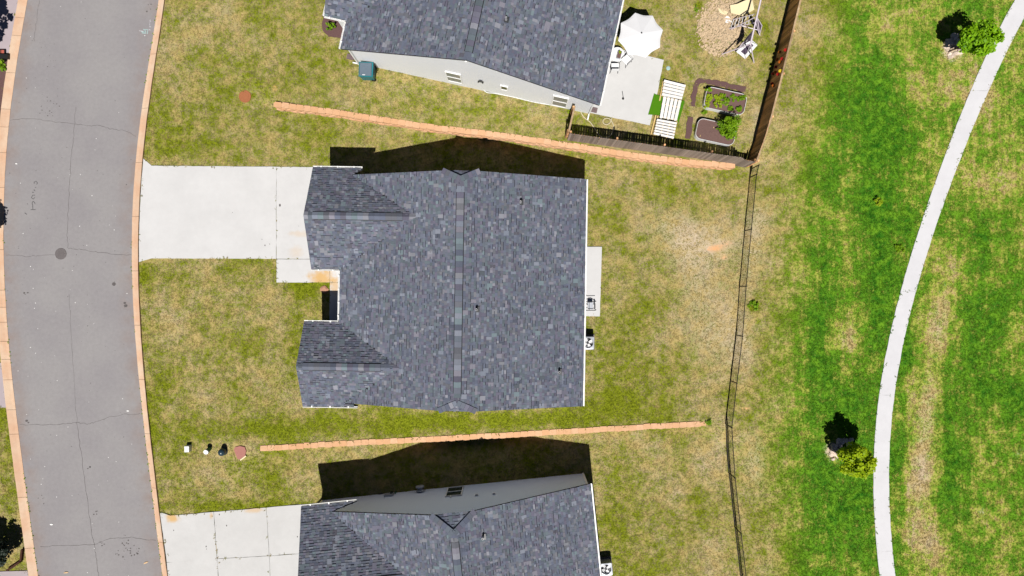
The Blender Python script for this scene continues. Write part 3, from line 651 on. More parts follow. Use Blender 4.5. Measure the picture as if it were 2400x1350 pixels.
        for i in range(n):
            P = a + d * (i * st + .003); Q = a + d * ((i + 1) * st - .003); m = MB(); m.tint = random.choice(LIGHT) if random.random() < .2 else tint()
            m.add([P + dn(1, w, z + .012), P + Vector((0, 0, z + .012)), P + dn(-1, w, z + .012), Q + dn(1, w, z), Q + Vector((0, 0, z)), Q + dn(-1, w, z),
                   P + dn(1, w, z - .012), P + dn(-1, w, z - .012), Q + dn(1, w, z - .012), Q + dn(-1, w, z - .012)],
                  [(0, 1, 4, 3), (1, 2, 5, 4), (0, 6, 7, 2, 1), (3, 8, 6, 0), (2, 7, 9, 5), (5, 9, 8, 3, 4)])
            m.build("ridge_cap", M['shingle'], s.roof_o, tint=True)
    def hip(s, a, b):                       # caps that run down a short hip
        a = Vector(a); b = Vector(b); d = (b - a); L = d.length; d.normalize(); n = max(2, round(L / .24)); side = d.cross(Vector((0, 0, 1))).normalized(); up = side.cross(d).normalized()
        for i in range(n):
            P = a + d * (L * i / n); Q = a + d * (L * (i + .97) / n); m = MB(); m.tint = tint()
            m.beam(P + up * .025, Q + up * .018, .30, .02, up); m.build("ridge_cap", M['shingle'], s.roof_o, tint=True)
    def gutter(s, a, b, out, z, brackets=0, ends=True):
        a = Vector((*a, z)); b = Vector((*b, z)); o = Vector((*out, 0)); m = MB()
        m.beam(a + o * .045 + Vector((0, 0, -.075)), b + o * .045 + Vector((0, 0, -.075)), .085, .02)
        m.beam(a + o * .083 + Vector((0, 0, -.03)), b + o * .083 + Vector((0, 0, -.03)), .022, .075)
        m.beam(a + o * .007 + Vector((0, 0, -.035)), b + o * .007 + Vector((0, 0, -.035)), .016, .06)
        g = m.build("gutter", M['trim'], s.e)
        for i in range(brackets):
            p = a.lerp(b, (i + .5) / brackets) + o * .045
            MB().box(p + Vector((0, 0, .004)), (.07 if abs(out[1]) else .11, .11 if abs(out[1]) else .07, .02)).build("gutter_bracket", M['trim'], g)
    def downspout(s, x, y, z, dx, dy):
        MB().box((x, y, z / 2), (.07, .09, z)).box((x + dx * .16, y + dy * .16, .08), (.07 + abs(dx) * .3, .07 + abs(dy) * .3, .07)).build("downspout", M['trim'], s.e)
    def vent(s, px, py, white=True):
        z = 4.0
        for _ in range(8): p = s.loc(px, py, z); z = s.height(p.x, p.y)
        o = MB().box((p.x, p.y, z + .02), (.30, .30, .02)).build("vent_pipe", M['dark_metal'], s.e)
        MB().lathe([(.075, .0), (.055, .16), (.055, .34), (.045, .34), (.04, .22)], (p.x, p.y, z), 12).build("pipe", M['lead'], o)
    def wall(s, rect, ze, zr, clip, axis='y', under=.15):
        x0, x1, y0, y1 = rect; m = MB()
        if axis == 'y':
            xm = (x0 + x1) / 2; pr = [(x0, -.6), (x1, -.6), (x1, ze)] + ([(xm, zr)] if clip is None else [(xm + (x1 - xm) * (zr - clip) / (zr - ze), clip), (xm - (xm - x0) * (zr - clip) / (zr - ze), clip)]) + [(x0, ze)]
            V_ = [(x, y0, z) for x, z in pr] + [(x, y1, z) for x, z in pr]
        else:
            ym = (y0 + y1) / 2; pr = [(y0, -.6), (y1, -.6), (y1, ze), (ym, zr), (y0, ze)][::-1]
            V_ = [(x0, y, z) for y, z in pr] + [(x1, y, z) for y, z in pr]
        n = len(pr); m.add(V_, [tuple(range(n)), tuple(range(n, 2 * n))[::-1]] + [(i, i + n, (i + 1) % n + n, (i + 1) % n) for i in range(n)])
        m.build("wall", s.mat, s.e); EXCL.append(s.wpoly([(x0, y0), (x1, y0), (x1, y1), (x0, y1)]))
    def window(s, x0, x1, z0, z1, yw, out, glass='glass', rail=True):
        f = MB(); t = .055; y = yw + out * .03
        f.box(((x0 + x1) / 2, y, z0 + t / 2), (x1 - x0, .07, t)).box(((x0 + x1) / 2, y, z1 - t / 2), (x1 - x0, .07, t))
        f.box((x0 + t / 2, y, (z0 + z1) / 2), (t, .07, z1 - z0 - 2 * t)).box((x1 - t / 2, y, (z0 + z1) / 2), (t, .07, z1 - z0 - 2 * t))
        w = MB().box(((x0 + x1) / 2, yw + out * .004, (z0 + z1) / 2), (x1 - x0 + .02, .03, z1 - z0 + .02)).build("window", M['trim'], s.e)
        if rail: f.box(((x0 + x1) / 2, y, (z0 + z1) / 2), (x1 - x0 - 2 * t, .06, .05))
        f.build("frame", M['trim'], w)
        for a_, b_ in (((z0 + t, (z0 + z1) / 2 - .025), ((z0 + z1) / 2 + .025, z1 - t)) if rail else ((z0 + t, z1 - t),)):
            MB().box(((x0 + x1) / 2, yw + out * .026, (a_ + b_) / 2), (x1 - x0 - 2 * t, .02, b_ - a_)).build("pane", M[glass], w)
def main_body(h, xw, xe, ys, yn, ze, zr, clip=None, dep=.5):
    xr = (xw + xe) / 2; sl = (zr - ze) / (xe - xr); h.xr, h.sl = xr, sl
    if clip is None:
        h.plane([(xw, ys), (xr, ys), (xr, yn), (xw, yn)], ze - sl * xw, sl, 0); h.plane([(xr, ys), (xe, ys), (xe, yn), (xr, yn)], ze + sl * xe, -sl, 0)
    else:
        c = (zr - clip) / sl; k = (zr - clip) / dep
        h.plane([(xw, ys), (xr - c, ys), (xr, ys + dep), (xr, yn - dep), (xr - c, yn), (xw, yn)], ze - sl * xw, sl, 0)
        h.plane([(xe, ys), (xe, yn), (xr + c, yn), (xr, yn - dep), (xr, ys + dep), (xr + c, ys)], ze + sl * xe, -sl, 0)
        h.plane([(xr - c, yn), (xr, yn - dep), (xr + c, yn)], clip + k * yn, 0, -k); h.plane([(xr - c, ys), (xr + c, ys), (xr, ys + dep)], clip - k * ys, 0, k); h.c = c
def front_gable(h, bx, xw, ys, yn, ze, zr, rect_yn=None, xn=None, rect_ys=None, xs2=None):
    yr = (ys + yn) / 2; t = (zr - ze) / (yn - yr); xr = xw + (zr - ze) / h.sl
    pn = [(bx, yr), (xr, yr), (xw + .0, yn), (bx, yn)] if xn is None else [(bx, yr), (xr, yr), (xw + (yn - rect_yn) * t / h.sl, rect_yn), (xn, yn), (bx, yn)]
    ps = [(bx, yr), (bx, ys), (xw, ys), (xr, yr)] if xs2 is None else [(bx, yr), (bx, ys), (xs2, ys), (xw + (rect_ys - ys) * t / h.sl, rect_ys), (xr, yr)]
    h.plane(pn, ze + t * yn, 0, -t); h.plane(ps, ze - t * ys, 0, t); return yr, xr, t
rad = math.radians
# --- the middle house
h = House("house", (-3, -.2), rad(-.9), 0.0, "middle house with a full dark grey shingle roof, beside the long white driveway", 'siding_white')
ze = 2.9
ne = h.loc(1377, 420, ze); se = h.loc(1363, 952, ze); xe = (ne.x + se.x) / 2; yn, ys = ne.y, se.y
xw = (h.loc(797, 632, ze).x + h.loc(795, 755, ze).x) / 2
main_body(h, xw, xe, ys, yn, ze, 5.3, 4.95, .47)
gN = h.loc(790, 393.5, ze).y; gS = h.loc(760, 630.5, ze).y; gx = (h.loc(735, 393, ze).x + h.loc(728, 630, ze).x) / 2
bN = h.loc(750, 755, ze).y; bS = h.loc(770, 951.5, ze).y; bx = (h.loc(713, 755, ze).x + h.loc(709, 951, ze).x) / 2
yr1, xr1, t1 = front_gable(h, gx, xw, gS, gN, ze, 4.45, yn, h.loc(849, 394, ze).x)
yr2, xr2, t2 = front_gable(h, bx, xw, bS, bN, ze, 4.17, None, None, ys, h.loc(838, 951, ze).x)
h.roof()
h.ridge((h.xr, ys + .95, 5.3), (h.xr, yn - 1.15, 5.3), h.sl)
h.ridge((h.xr, yn - 1.15, 5.3), (h.xr, yn - .5, 5.3), h.sl, vent=False); h.ridge((h.xr, ys + .5, 5.3), (h.xr, ys + .95, 5.3), h.sl, vent=False)
for s_, y_ in ((1, yn), (-1, ys)):
    for q in (-1, 1): h.hip((h.xr, y_ - s_ * .47, 5.3), (h.xr + q * h.c, y_, 4.95))
h.ridge((gx + .45, yr1, 4.45), (xr1 - .7, yr1, 4.45), t1); h.ridge((xr1 - .7, yr1, 4.45), (xr1, yr1, 4.45), t1, vent=False); h.ridge((gx, yr1, 4.45), (gx + .45, yr1, 4.45), t1, vent=False)
h.ridge((bx + .35, yr2, 4.17), (xr2 - 1.0, yr2, 4.17), t2); h.ridge((xr2 - 1.0, yr2, 4.17), (xr2, yr2, 4.17), t2, vent=False); h.ridge((bx, yr2, 4.17), (bx + .35, yr2, 4.17), t2, vent=False)
h.gutter((xe, ys), (xe, yn), (1, 0), ze); h.gutter((xw, bN), (xw, gS), (-1, 0), ze, 4)
h.gutter((gx, gN), (h.loc(849, 394, ze).x, gN), (0, 1), ze, 3); h.gutter((gx, gS), (xw, gS), (0, -1), ze, 2)
h.gutter((bx, bN), (xw, bN), (0, 1), ze, 2); h.gutter((bx, bS), (h.loc(838, 951, ze).x, bS), (0, -1), ze, 3)
for p in ((1220, 474), (1117, 725), (1310, 871)): h.vent(*p)
h.wall((xw + .4, xe - .4, ys + .18, yn - .18), 2.72, 4.98, 4.72)
h.wall((gx + .22, xr1 - .4, gS + .4, gN - .4), 2.72, 3.86, None, 'x'); h.wall((bx + .22, xr2 - .3, bS + .4, bN - .4), 2.72, 3.62, None, 'x')
h.downspout(xe - .34, ys + .1, 2.8, 0, -1); h.downspout(xe - .34, yn - .1, 2.8, 0, 1)
# --- the upper house
h = House("house", (-2, 17.5), rad(-12.3), HN + .03, "upper house with a sunlit white side wall, cut off by the top of the photo", 'siding_white')
se = h.loc(1405, 248, ze); sw = h.loc(798, 113, ze); xe, xw = se.x, sw.x; ys = (se.y + sw.y) / 2; yn = ys + 12.4
main_body(h, xw, xe, ys, yn, ze, 5.62)
wp = h.loc(760, 37, ze)
yr1, xr1, t1 = front_gable(h, wp.x, xw, wp.y, wp.y + 5.6, ze, 4.3)
h.roof()
h.ridge((h.xr, ys + .42, 5.62), (h.xr, yn - .4, 5.62), h.sl); h.ridge((h.xr, ys + .02, 5.62), (h.xr, ys + .42, 5.62), h.sl, vent=False)
h.gutter((xe, ys), (xe, yn), (1, 0), ze, 8); h.gutter((xw, ys), (xw, wp.y), (-1, 0), ze, 2); h.gutter((wp.x, wp.y), (xw, wp.y), (0, -1), ze, 2); h.gutter((wp.x - .0, wp.y), (wp.x, wp.y + .8), (-1, 0), ze)
yw = ys + .24
h.wall((xw + .35, xe - .35, yw, yn - .25), 2.74, 5.28, None); h.wall((wp.x + .3, xr1 - .4, wp.y + .35, wp.y + 5.2), 2.72, 3.86, None, 'x')
for (x0, y0, x1, y1), rail, gl in (((1046, 171, 1083, 190), True, 'blind'), ((1173, 201, 1191, 209), False, 'glass'), ((1294, 226, 1331, 248), True, 'blind')):
    a = h.on_wall((x0 + x1) / 2 - 2, y1, yw); b = h.on_wall((x0 + x1) / 2 + 2, y0, yw); wd = (x1 - x0) * .0237
    h.window((a[0] + b[0]) / 2 - wd / 2, (a[0] + b[0]) / 2 + wd / 2, a[1], b[1], yw, -1, gl, rail)
x, z = h.on_wall(1127, 188, yw); MB().box((x, yw - .05, z), (.18, .1, .16)).tube((x - .12, yw - .04, z - .08), (x - .12, yw - .13, z - .08), .045).tube((x + .12, yw - .04, z - .08), (x + .12, yw - .13, z - .08), .045).build("flood_light", M['dark_metal'], h.e)
x, z = h.on_wall(1092, 143, yw); MB().box((x, yw - .03, z), (.09, .06, .09)).build("wall_vent", M['trim'], h.e)
h.downspout(xe - .30, yw - .05, 2.8, 0, -1)
h.downspout(xw + .31, yw - .05, 2.8, -1, 0)
for sx in (.75, .3): MB().box((h.xr + sx * 0 + 2.2 - sx, ys + 4.6 + sx * .4, h.sl * 0 + 0), (.01, .01, .01)) 
h.vent(1186, 46)
m = MB(); m.box((0, 0, .04), (.30, .42, .08)).box((0, .05, .09), (.05, .3, .03))
m.build("splash_block", M['splash'], label="brown grey splash block at the corner of the white house, beside the patio", cat="splash block").matrix_world = Matrix.Translation(G(1391, 258, 0.0)) @ Matrix.Rotation(1.35, 4, 'Z')
m = MB(); m.box((0, 0, .04), (.30, .42, .08)).box((0, .05, .09), (.05, .3, .03))
m.build("splash_block", M['splash'], label="brown splash block at the front corner of the white house, beside the wheelie bin", cat="splash block").matrix_world = Matrix.Translation(G(822, 134, 0.0)) @ Matrix.Rotation(1.35, 4, 'Z')
# --- the lower house
h = House("house", (-3, -16), rad(5.9), -HS, "lower house with a shaded pale wall and one window, at the bottom of the photo", 'siding_grey')
ze = 2.8
ne = h.loc(1385, 1134, ze); xe = (ne.x + h.loc(1405, 1350, ze).x) / 2; yn = ne.y; ys = yn - 12.4
p = h.loc(1064, 1203, 5.45); xr = h.loc(1066, 1275, 5.9).x; xw = 2 * xr - xe
main_body(h, xw, xe, ys, yn, ze, 5.85, 5.38, .9)
gN = (h.loc(708, 1187, ze).y + h.loc(835, 1175, ze).y) / 2; gx = h.loc(707, 1200, ze).x; gx2 = h.loc(836, 1175, ze).x; gS = gN - 7.5
yr1, xr1, t1 = front_gable(h, gx, xw, gS, gN, ze, 4.68, yn, gx2)
h.roof()
h.ridge((h.xr, ys + .95, 5.85), (h.xr, yn - 1.35, 5.85), h.sl); h.ridge((h.xr, yn - 1.35, 5.85), (h.xr, yn - .9, 5.85), h.sl, vent=False)
for q in (-1, 1): h.hip((h.xr, yn - .9, 5.85), (h.xr + q * h.c, yn, 5.38))
h.ridge((gx + 2.9, yr1, 4.68), (xr1, yr1, 4.68), t1)
h.gutter((xe, ys), (xe, yn), (1, 0), ze); h.gutter((gx, gN), (gx2, gN), (0, 1), ze, 3)
yw = yn - .16; xwall = h.on_wall(1365, 1106, yw)[0]
h.wall((xw + .4, xwall, ys + .2, yw), 2.62, 5.5, 5.12)
h.wall((gx + .32, xw + .9, gS + .4, yw - .004), 2.62, 4.2, None, 'x')
MB().box((xwall, yw - .02, 1.3), (.11, .10, 2.6)).build("corner_trim", M['trim'], h.e)
a = h.on_wall(1066, 1143, yw); b = h.on_wall(1066, 1163.5, yw); x0, x1 = h.on_wall(1047, 1153, yw)[0], h.on_wall(1084, 1153, yw)[0]
h.window(x0, x1, a[1], b[1], yw, 1)
x, z = h.on_wall(990, 1143, yw)
m = MB().lathe([(.03, 0), (.24, .0), (.26, .04), (.24, .08), (.12, .1), (.12, .2), (.24, .22), (.26, .26), (.24, .30), (.03, .3)], n=18)
o = m.build("hose_reel", M['metal_grey'], h.e); o.location = (x, yw + .06, .42); o.rotation_euler = (-math.pi / 2, 0, 0)
x, z = h.on_wall(912, 1162, yw)
o = MB().box((x, yw + .06, z), (.52, .12, .42)).build("electric_panel", M['metal_grey'], h.e)
MB().tube((x + .15, yw + .1, z - .05), (x + .15, yw + .2, z - .05), .09, n=14).build("meter", M['glass'], o)
MB().box((x + .33, yw + .05, z - .45), (.06, .06, .6)).build("conduit", M['green_plastic'], o)
x, z = h.on_wall(892, 1158, yw); m = MB()
for i in range(16): m.tube((x + .12 * math.cos(i * .393), yw + .05, z + .12 * math.sin(i * .393)), (x + .12 * math.cos(i * .393 + .393), yw + .05, z + .12 * math.sin(i * .393 + .393)), .03, n=6)
m.build("hose_hook", M['dark_metal'], h.e)
for px_, py_, r_ in ((1117, 1162, .10), (1158, 1159, .08)):
    x, z = h.on_wall(px_, py_, yw); MB().box((x, yw + .02, z), (r_ * 2, .04, r_ * 2)).box((x, yw + .07, z + .03), (r_ * 1.5, .08, r_ * 1.2)).build("wall_vent", M['trim'], h.e)
x, z = h.on_wall(1056, 1166, yw); MB().tube((x, yw + .05, z - .2), (x, yw + .05, z + .16), .025).build("conduit", M['trim'], h.e)
o = MB().box((gx + .36, gN - .40, 1.3), (.08, .1, 2.6)).beam((gx + .36, gN - .40, 2.55), (gx + .1, gN - .02, 2.75), .08, .08).build("downspout", M['dark_metal'], h.e)
h.vent(1132, 1258)

# ------------------------------------------------------------------ wooden fence: every picket a part
def dn_(o, v): o.location = v; return o
PIK = [MB().prism([(-.066, 0), (.066, 0), (.066, 1.68 + k), (.045, 1.73 + k), (-.045, 1.73 + k), (-.066, 1.68 + k)], -.009, .009).mesh("picket", M['picket']) for k in (0, .012, -.015)]
PIK_G = [me.copy() for me in PIK]
for me in PIK_G: me.materials[0] = M['picket_grey']
def fence_run(a, b, label, inner, mats, cap=False, post_top=.06):
    a = Vector(a); b = Vector(b); d = (b - a); L = d.length; d.normalize(); n = Vector((-d.y, d.x)) * inner
    z0 = min(hz1(*a), hz1(*b)); e = empty("wooden_fence", (a.x, a.y, hz1(*a)), label=label, cat="fence"); base = Vector((a.x, a.y, hz1(*a))); rz = math.atan2(d.y, d.x); k = 0
    s = .07
    while s < L - .05:
        p = a + d * s; o = link("picket", random.choice(mats), e); o.location = Vector((p.x, p.y, hz1(p.x, p.y) + .02)) - base
        o.rotation_euler = (math.pi / 2, random.uniform(-.008, .008), rz); s += .141
    for hgt in (.35, 1.0, 1.58):
        for i in range(max(1, round(L / 2.4))):
            q = max(1, round(L / 2.4)); p0 = a + d * (L * i / q) + n * .035; p1 = a + d * (L * (i + 1) / q) + n * .035
            MB().beam(Vector((p0.x, p0.y, hz1(*p0) + hgt)) - base, Vector((p1.x, p1.y, hz1(*p1) + hgt)) - base, .045, .09).build("rail", M['picket'], e)
    q = max(1, round(L / 2.4))
    if cap:
        for i in range(q):
            p0 = a + d * (L * i / q + .004) + n * .04; p1 = a + d * (L * (i + 1) / q - .004) + n * .04
            MB().beam(Vector((p0.x, p0.y, hz1(*p0) + 1.775)) - base, Vector((p1.x, p1.y, hz1(*p1) + 1.775)) - base, .10, .035).build("cap_rail", M['rail'], e)
    for i in range(q + 1):
        p = a + d * (min(max(L * i / q, .06), L - .06)) + n * .105; zz = hz1(*p) - base.z
        MB().box((p.x - base.x, p.y - base.y, zz + .9), (.09, .09, 1.8 + post_top)).build("post", M['picket'], e)
    return e
Cn = Vector((13.66, 7.06)); Dn = Vector((3.17, 8.52)); En = Vector((3.50, 10.02)); Fn = Vector((16.73, 19.0))
fence_run(Dn, Cn - Vector((.03, 0)), "weathered board fence run standing on the orange block wall", 1, PIK_G)
fence_run(Dn + Vector((0, .09)), En, "short board fence return between the white house wall and the block wall", 1, PIK, cap=True)
fence_run(Cn + Vector((0, .03)), Fn, "long brown board fence beside the green field, red flowers on its inner side", -1, PIK, cap=True)

# ------------------------------------------------------------------ black chain link fence
feet = [(1757, 416), (1745, 541), (1733, 671), (1725, 785), (1712, 892), (1700.5, 993), (1708, 1108), (1722, 1235), (1738, 1372)]
FP = [Vector(W(1762, 395)[:2])] + [Vector(G(x, y)[:2]) for x, y in feet]
b0 = Vector((FP[0].x, FP[0].y, 0)); e = empty("chain_link_fence", b0, label="low black chain link fence between the middle back lawn and the green field", cat="fence")
mesh = MB()
for i, p in enumerate(FP):
    z = hz1(*p); MB().tube(Vector((p.x, p.y, z - .2)) - b0, Vector((p.x, p.y, z + 1.17)) - b0, .034, n=8).lathe([(.045, z + 1.17), (.02, z + 1.22)], Vector((p.x, p.y, 0)) - b0, 8).build("post", M['black'], e)
for p, q in zip(FP[:-1], FP[1:]):
    A = Vector((p.x, p.y, hz1(*p))) - b0; B_ = Vector((q.x, q.y, hz1(*q))) - b0; up = Vector((0, 0, 1)); L = (B_ - A).length
    MB().tube(A + up * 1.15, B_ + up * 1.15, .024, n=6).build("top_rail", M['black'], e); MB().tube(A + up * .03, B_ + up * .03, .022, n=5).build("bottom_rail", M['black'], e)
    dd = (B_ - A) / L; hh = 1.1; s = -hh
    while s < L:
        for sg in (1, -1):
            s0, s1 = (s, s + hh) if sg > 0 else (s + hh, s); t0 = 0.0; t1 = 1.0
            if s0 != s1:
                ts = sorted(((0 - s0) / (s1 - s0), (L - s0) / (s1 - s0))); t0, t1 = max(0, ts[0]), min(1, ts[1])
            if t1 - t0 > .02:
                P0 = A + dd * (s0 + (s1 - s0) * t0) + up * (.04 + hh * t0); P1 = A + dd * (s0 + (s1 - s0) * t1) + up * (.04 + hh * t1); mesh.tube(P0, P1, .0019, n=3, caps=False)
        s += .075
mesh.build("wire_mesh", M['black'], e, kind='stuff')

# ------------------------------------------------------------------ plants
def leaf_mesh(name, clumps, n, size, mat, seed=1, flat=.65, spread=.16):
    r = np.random.default_rng(seed); C = np.array([c[:3] for c in clumps]); R = np.array([c[3] for c in clumps])
    i = r.integers(0, len(C), n); dirs = r.normal(size=(n, 3)); dirs /= np.linalg.norm(dirs, axis=1)[:, None]
    P = C[i] + dirs * (R[i] * r.uniform(.55, 1.0, n))[:, None]
    nr = dirs * (1 - flat) + np.array([0, 0, 1]) * flat + r.normal(0, .35, (n, 3)); nr /= np.linalg.norm(nr, axis=1)[:, None]
    t = np.cross(nr, r.normal(size=(n, 3))); t /= np.linalg.norm(t, axis=1)[:, None]; bt = np.cross(nr, t)
    L = size * r.uniform(.65, 1.35, n); w = L * r.uniform(.32, .48, n)
    v0 = P - t * (L / 2)[:, None]; v1 = P + bt * w[:, None] - nr * (L * .12)[:, None]; v2 = P + t * (L / 2)[:, None] - nr * (L * .2)[:, None]; v3 = P - bt * w[:, None] - nr * (L * .12)[:, None]
    V_ = np.stack([v0, v3, v2, v1], 1).reshape(-1, 3); F_ = np.arange(n * 4).reshape(-1, 4)
    me = np_mesh(name, V_, F_, M[mat], {'r': np.repeat(np.clip(r.random(n) * .6 + (r.random(len(C)) * .4)[i], 0, 1), 4)}); return me
def ell(c, rad_, k, cr, seed, shell=.55):    # clump centres spread through an ellipsoid
    r = random.Random(seed); out = []
    for _ in range(k):
        v = Vector((r.gauss(0, 1), r.gauss(0, 1), r.gauss(0, 1))).normalized() * (r.uniform(shell, 1) ** .6)
        out.append((c[0] + v.x * rad_[0], c[1] + v.y * rad_[1], c[2] + v.z * rad_[2], cr * r.uniform(.7, 1.3)))
    return out
def tree(name, base, crown, rad_, mat, seed, label, cat="tree", k=44, n=2600, size=.15, cr=.27, lean=None):
    e = empty(name, base, label=label, cat=cat); r = random.Random(seed); base = Vector(base); c = Vector(crown) - base
    t = MB(); P = [Vector((0, 0, -.1)), c * .25 + Vector((.02, .01, 0)), c * .6, c * .95]; R = [.055, .045, .036, .02]
    for i in range(3): t.tube(P[i], P[i + 1], R[i], R[i + 1], 7)
    cl = ell(c, rad_, k, cr, seed)
    for q in cl[:14]:
        s = c * r.uniform(.55, .8); t.tube(s, Vector(q[:3]), .016, .006, 5)
    t.build("trunk", M['bark'], e, smooth=True); link("crown", leaf_mesh("crown", cl, n, size, mat, seed), e); return e
cr_ = W(2009, 1081, 2.1); tree("young_tree", (cr_.x - .10, cr_.y + .30, 0), cr_, (.88, .86, .75), 'leaf_bright', 3, "yellow green young tree beside the lower footpath, left of the bend", n=3800, k=56)
cr_ = W(2298, 91, 2.3); tree("young_tree", (cr_.x - .3, cr_.y + .1, 0), cr_, (1.0, .84, .75), 'leaf_fresh', 9, "bright green young tree overhanging the footpath at the upper right", n=4200, k=60)
def stones(cx, cy, spots, label, seed):
    r = random.Random(seed); e = empty("stone_ring", G(cx, cy), label=label, cat="stones"); b = G(cx, cy)
    for x, y in spots:
        p = G(x, y) - b; m = MB(); a = r.uniform(.12, .20); q = r.uniform(.6, .9); n = 7
        ring = [(a * math.cos(6.283 * i / n) * r.uniform(.8, 1.1), a * q * math.sin(6.283 * i / n) * r.uniform(.8, 1.1)) for i in range(n)]
        vs_ = [(x_, y_, -.03) for x_, y_ in ring] + [(x_ * .95, y_ * .95, .05) for x_, y_ in ring] + [(x_ * .6, y_ * .6, .10 * r.uniform(.8, 1.2)) for x_, y_ in ring]
        m.add(vs_, [(i, (i + 1) % n, n + (i + 1) % n, n + i) for i in range(n)] + [(n + i, n + (i + 1) % n, 2 * n + (i + 1) % n, 2 * n + i) for i in range(n)] + [tuple(range(2 * n, 3 * n))])
        o = m.build("stone", M['stone'], e); o.location = p; o.rotation_euler.z = r.uniform(0, 6.28)
r_ = random.Random(4)
stones(1958, 1056, [(1947 + r_.uniform(0, 24), 1042 + r_.uniform(0, 36)) for _ in range(26)] + [(1962 + r_.uniform(0, 34), 1028 + r_.uniform(0, 14)) for _ in range(14)], "pile of pale stones at the foot of the yellow green tree by the lower path", 2)
stones(2232, 110, [(2216 + r_.uniform(0, 38), 96 + r_.uniform(0, 36)) for _ in range(32)] + [(2224 + r_.uniform(0, 20), 82 + r_.uniform(0, 14)) for _ in range(10)], "pile of pale stones at the foot of the green tree at the upper right", 3)
c_ = Vector((-30.6, 2.85, 2.4)); tree("purple_leaf_tree", (c_.x - .2, c_.y + .3, 0), c_, (.80, .85, .7), 'leaf_purple', 12, "dark purple leaved tree reaching over the left kerb", n=2200)
c_ = Vector((-30.7, 14.0, 3.2)); tree("dark_tree", (c_.x - .3, c_.y + .6, 0), c_, (1.25, 1.45, 1.0), 'leaf_dark', 13, "dark leaved tree shading the lilac pavement at the top left corner", k=110, n=5200, cr=.2)
c_ = W(-34, 1306, 1.2); tree("dark_tree", (c_.x - .1, c_.y + .2, 0), c_, (1.0, .95, .75), 'leaf_dark', 14, "dark leaved tree at the bottom left corner, beside a brown timber edging", n=3000)
def bush(name, px_, py_, rad_, mat, label, seed, n=260, size=.07, z=None, cat="plant", cr=None, k=12, group=None, base_dz=0.0):
    p = G(px_, py_, base_dz + (rad_[2] if z is None else z)); base = Vector((p.x, p.y, hz1(p.x, p.y) + base_dz))
    e = empty(name, base, label=label, cat=cat, group=group); cl = ell((0, 0, rad_[2]), rad_, k, cr or rad_[0] * .35, seed, .3)
    link("foliage", leaf_mesh("foliage", cl, n, size, mat, seed), e)
    s = MB()
    for q in cl[:5]: s.tube((0, 0, -.05), q[:3], .012, .005, 5)
    s.build("stem", M['bark'], e); return e
bush("shrub", 775, 61, (.24, .27, .30), 'leaf_green', "small green shrub in the mulch at the corner of the upper house", 21, 420)
bush("weed", 1768, 717, (.30, .28, .09), 'leaf_green', "green weed clump in the bare strip beside the chain link fence", 22, 260, .09)
bush("weed", 1632, 20, (.14, .2, .08), 'leaf_green', "small dark green weed in the upper yard, left of the play frame", 23, 120)
bush("sapling", 2060, 472, (.24, .24, .22), 'leaf_lettuce', "tiny yellow green sapling alone in the field left of the footpath", 24, 200, .08)
bush("weed", 2111, 585, (.35, .28, .10), 'leaf_green', "green weed clump against the left edge of the footpath", 25, 260, .09)
bush("weed", 1335, 262, (.13, .09, .08), 'leaf_lettuce', "small bright weed at the foot of the short fence return", 26, 90)
bush("weed", 1649, 262, (.2, .15, .10), 'leaf_green', "low green weed between the two raised beds", 27, 160)
bush("weed", 1662, 990, (.22, .16, .09), 'leaf_green', "green weed at the right end of the lower block wall", 28, 160)
for x, y, lab in ((1645, 968, ""),): pass
bush("plant", 6, 152, (.30, .34, .2), 'leaf_green', "small leafy plant in the dark mulch beside the left kerb", 29, 90, .12)
bush("bush", 1710, 296, (.58, .62, .66), 'leaf_green', "big leafy green bush growing out of the lower raised bed", 30, 2200, .095, k=52, base_dz=.35)
# ------------------------------------------------------------------ raised beds
def raised_bed(c, Lx, Ly, rz, label, h_=.42):
    e = empty("raised_bed", c, rz, label=label, cat="raised bed"); r = .32; out = []
    for sx, sy, a0 in ((1, 1, 0), (-1, 1, 90), (-1, -1, 180), (1, -1, 270)):
        for k in range(7):
            a = rad(a0 + 15 * k); out.append((sx * (Lx / 2 - r) + r * math.cos(a), sy * (Ly / 2 - r) + r * math.sin(a)))
    n = len(out); m = MB(); vs_ = []
    for k, z in ((1, -.05), (1, h_), (.965, h_), (.965, h_ - .12)): vs_ += [(x * (1 if k == 1 else (Lx - .036) / Lx), y * (1 if k == 1 else (Ly - .036) / Ly), z) for x, y in out]
    fs_ = []
    for j in range(3): fs_ += [(j * n + i, j * n + (i + 1) % n, (j + 1) * n + (i + 1) % n, (j + 1) * n + i) for i in range(n)]
    m.add(vs_, fs_).build("panel", M['white_plastic'], e, smooth=False)
    s = MB(); s.add([(x * .97, y * .97, h_ - .06) for x, y in out] + [(0, 0, h_ - .03)], [(i, (i + 1) % n, n) for i in range(n)]); s.build("soil", M['soil'], e)
    R = Matrix.Rotation(rz, 2); EXCL.append([tuple(R @ Vector(p) + Vector(c[:2])) for p in out]); return e
raised_bed(G(1695, 241), 2.35, 1.22, rad(-12.5), "white metal raised bed with rows of lettuces and leafy greens")
raised_bed(G(1673, 313), 2.25, 1.18, rad(-12.5), "white metal raised bed with mostly bare soil and one big bush")
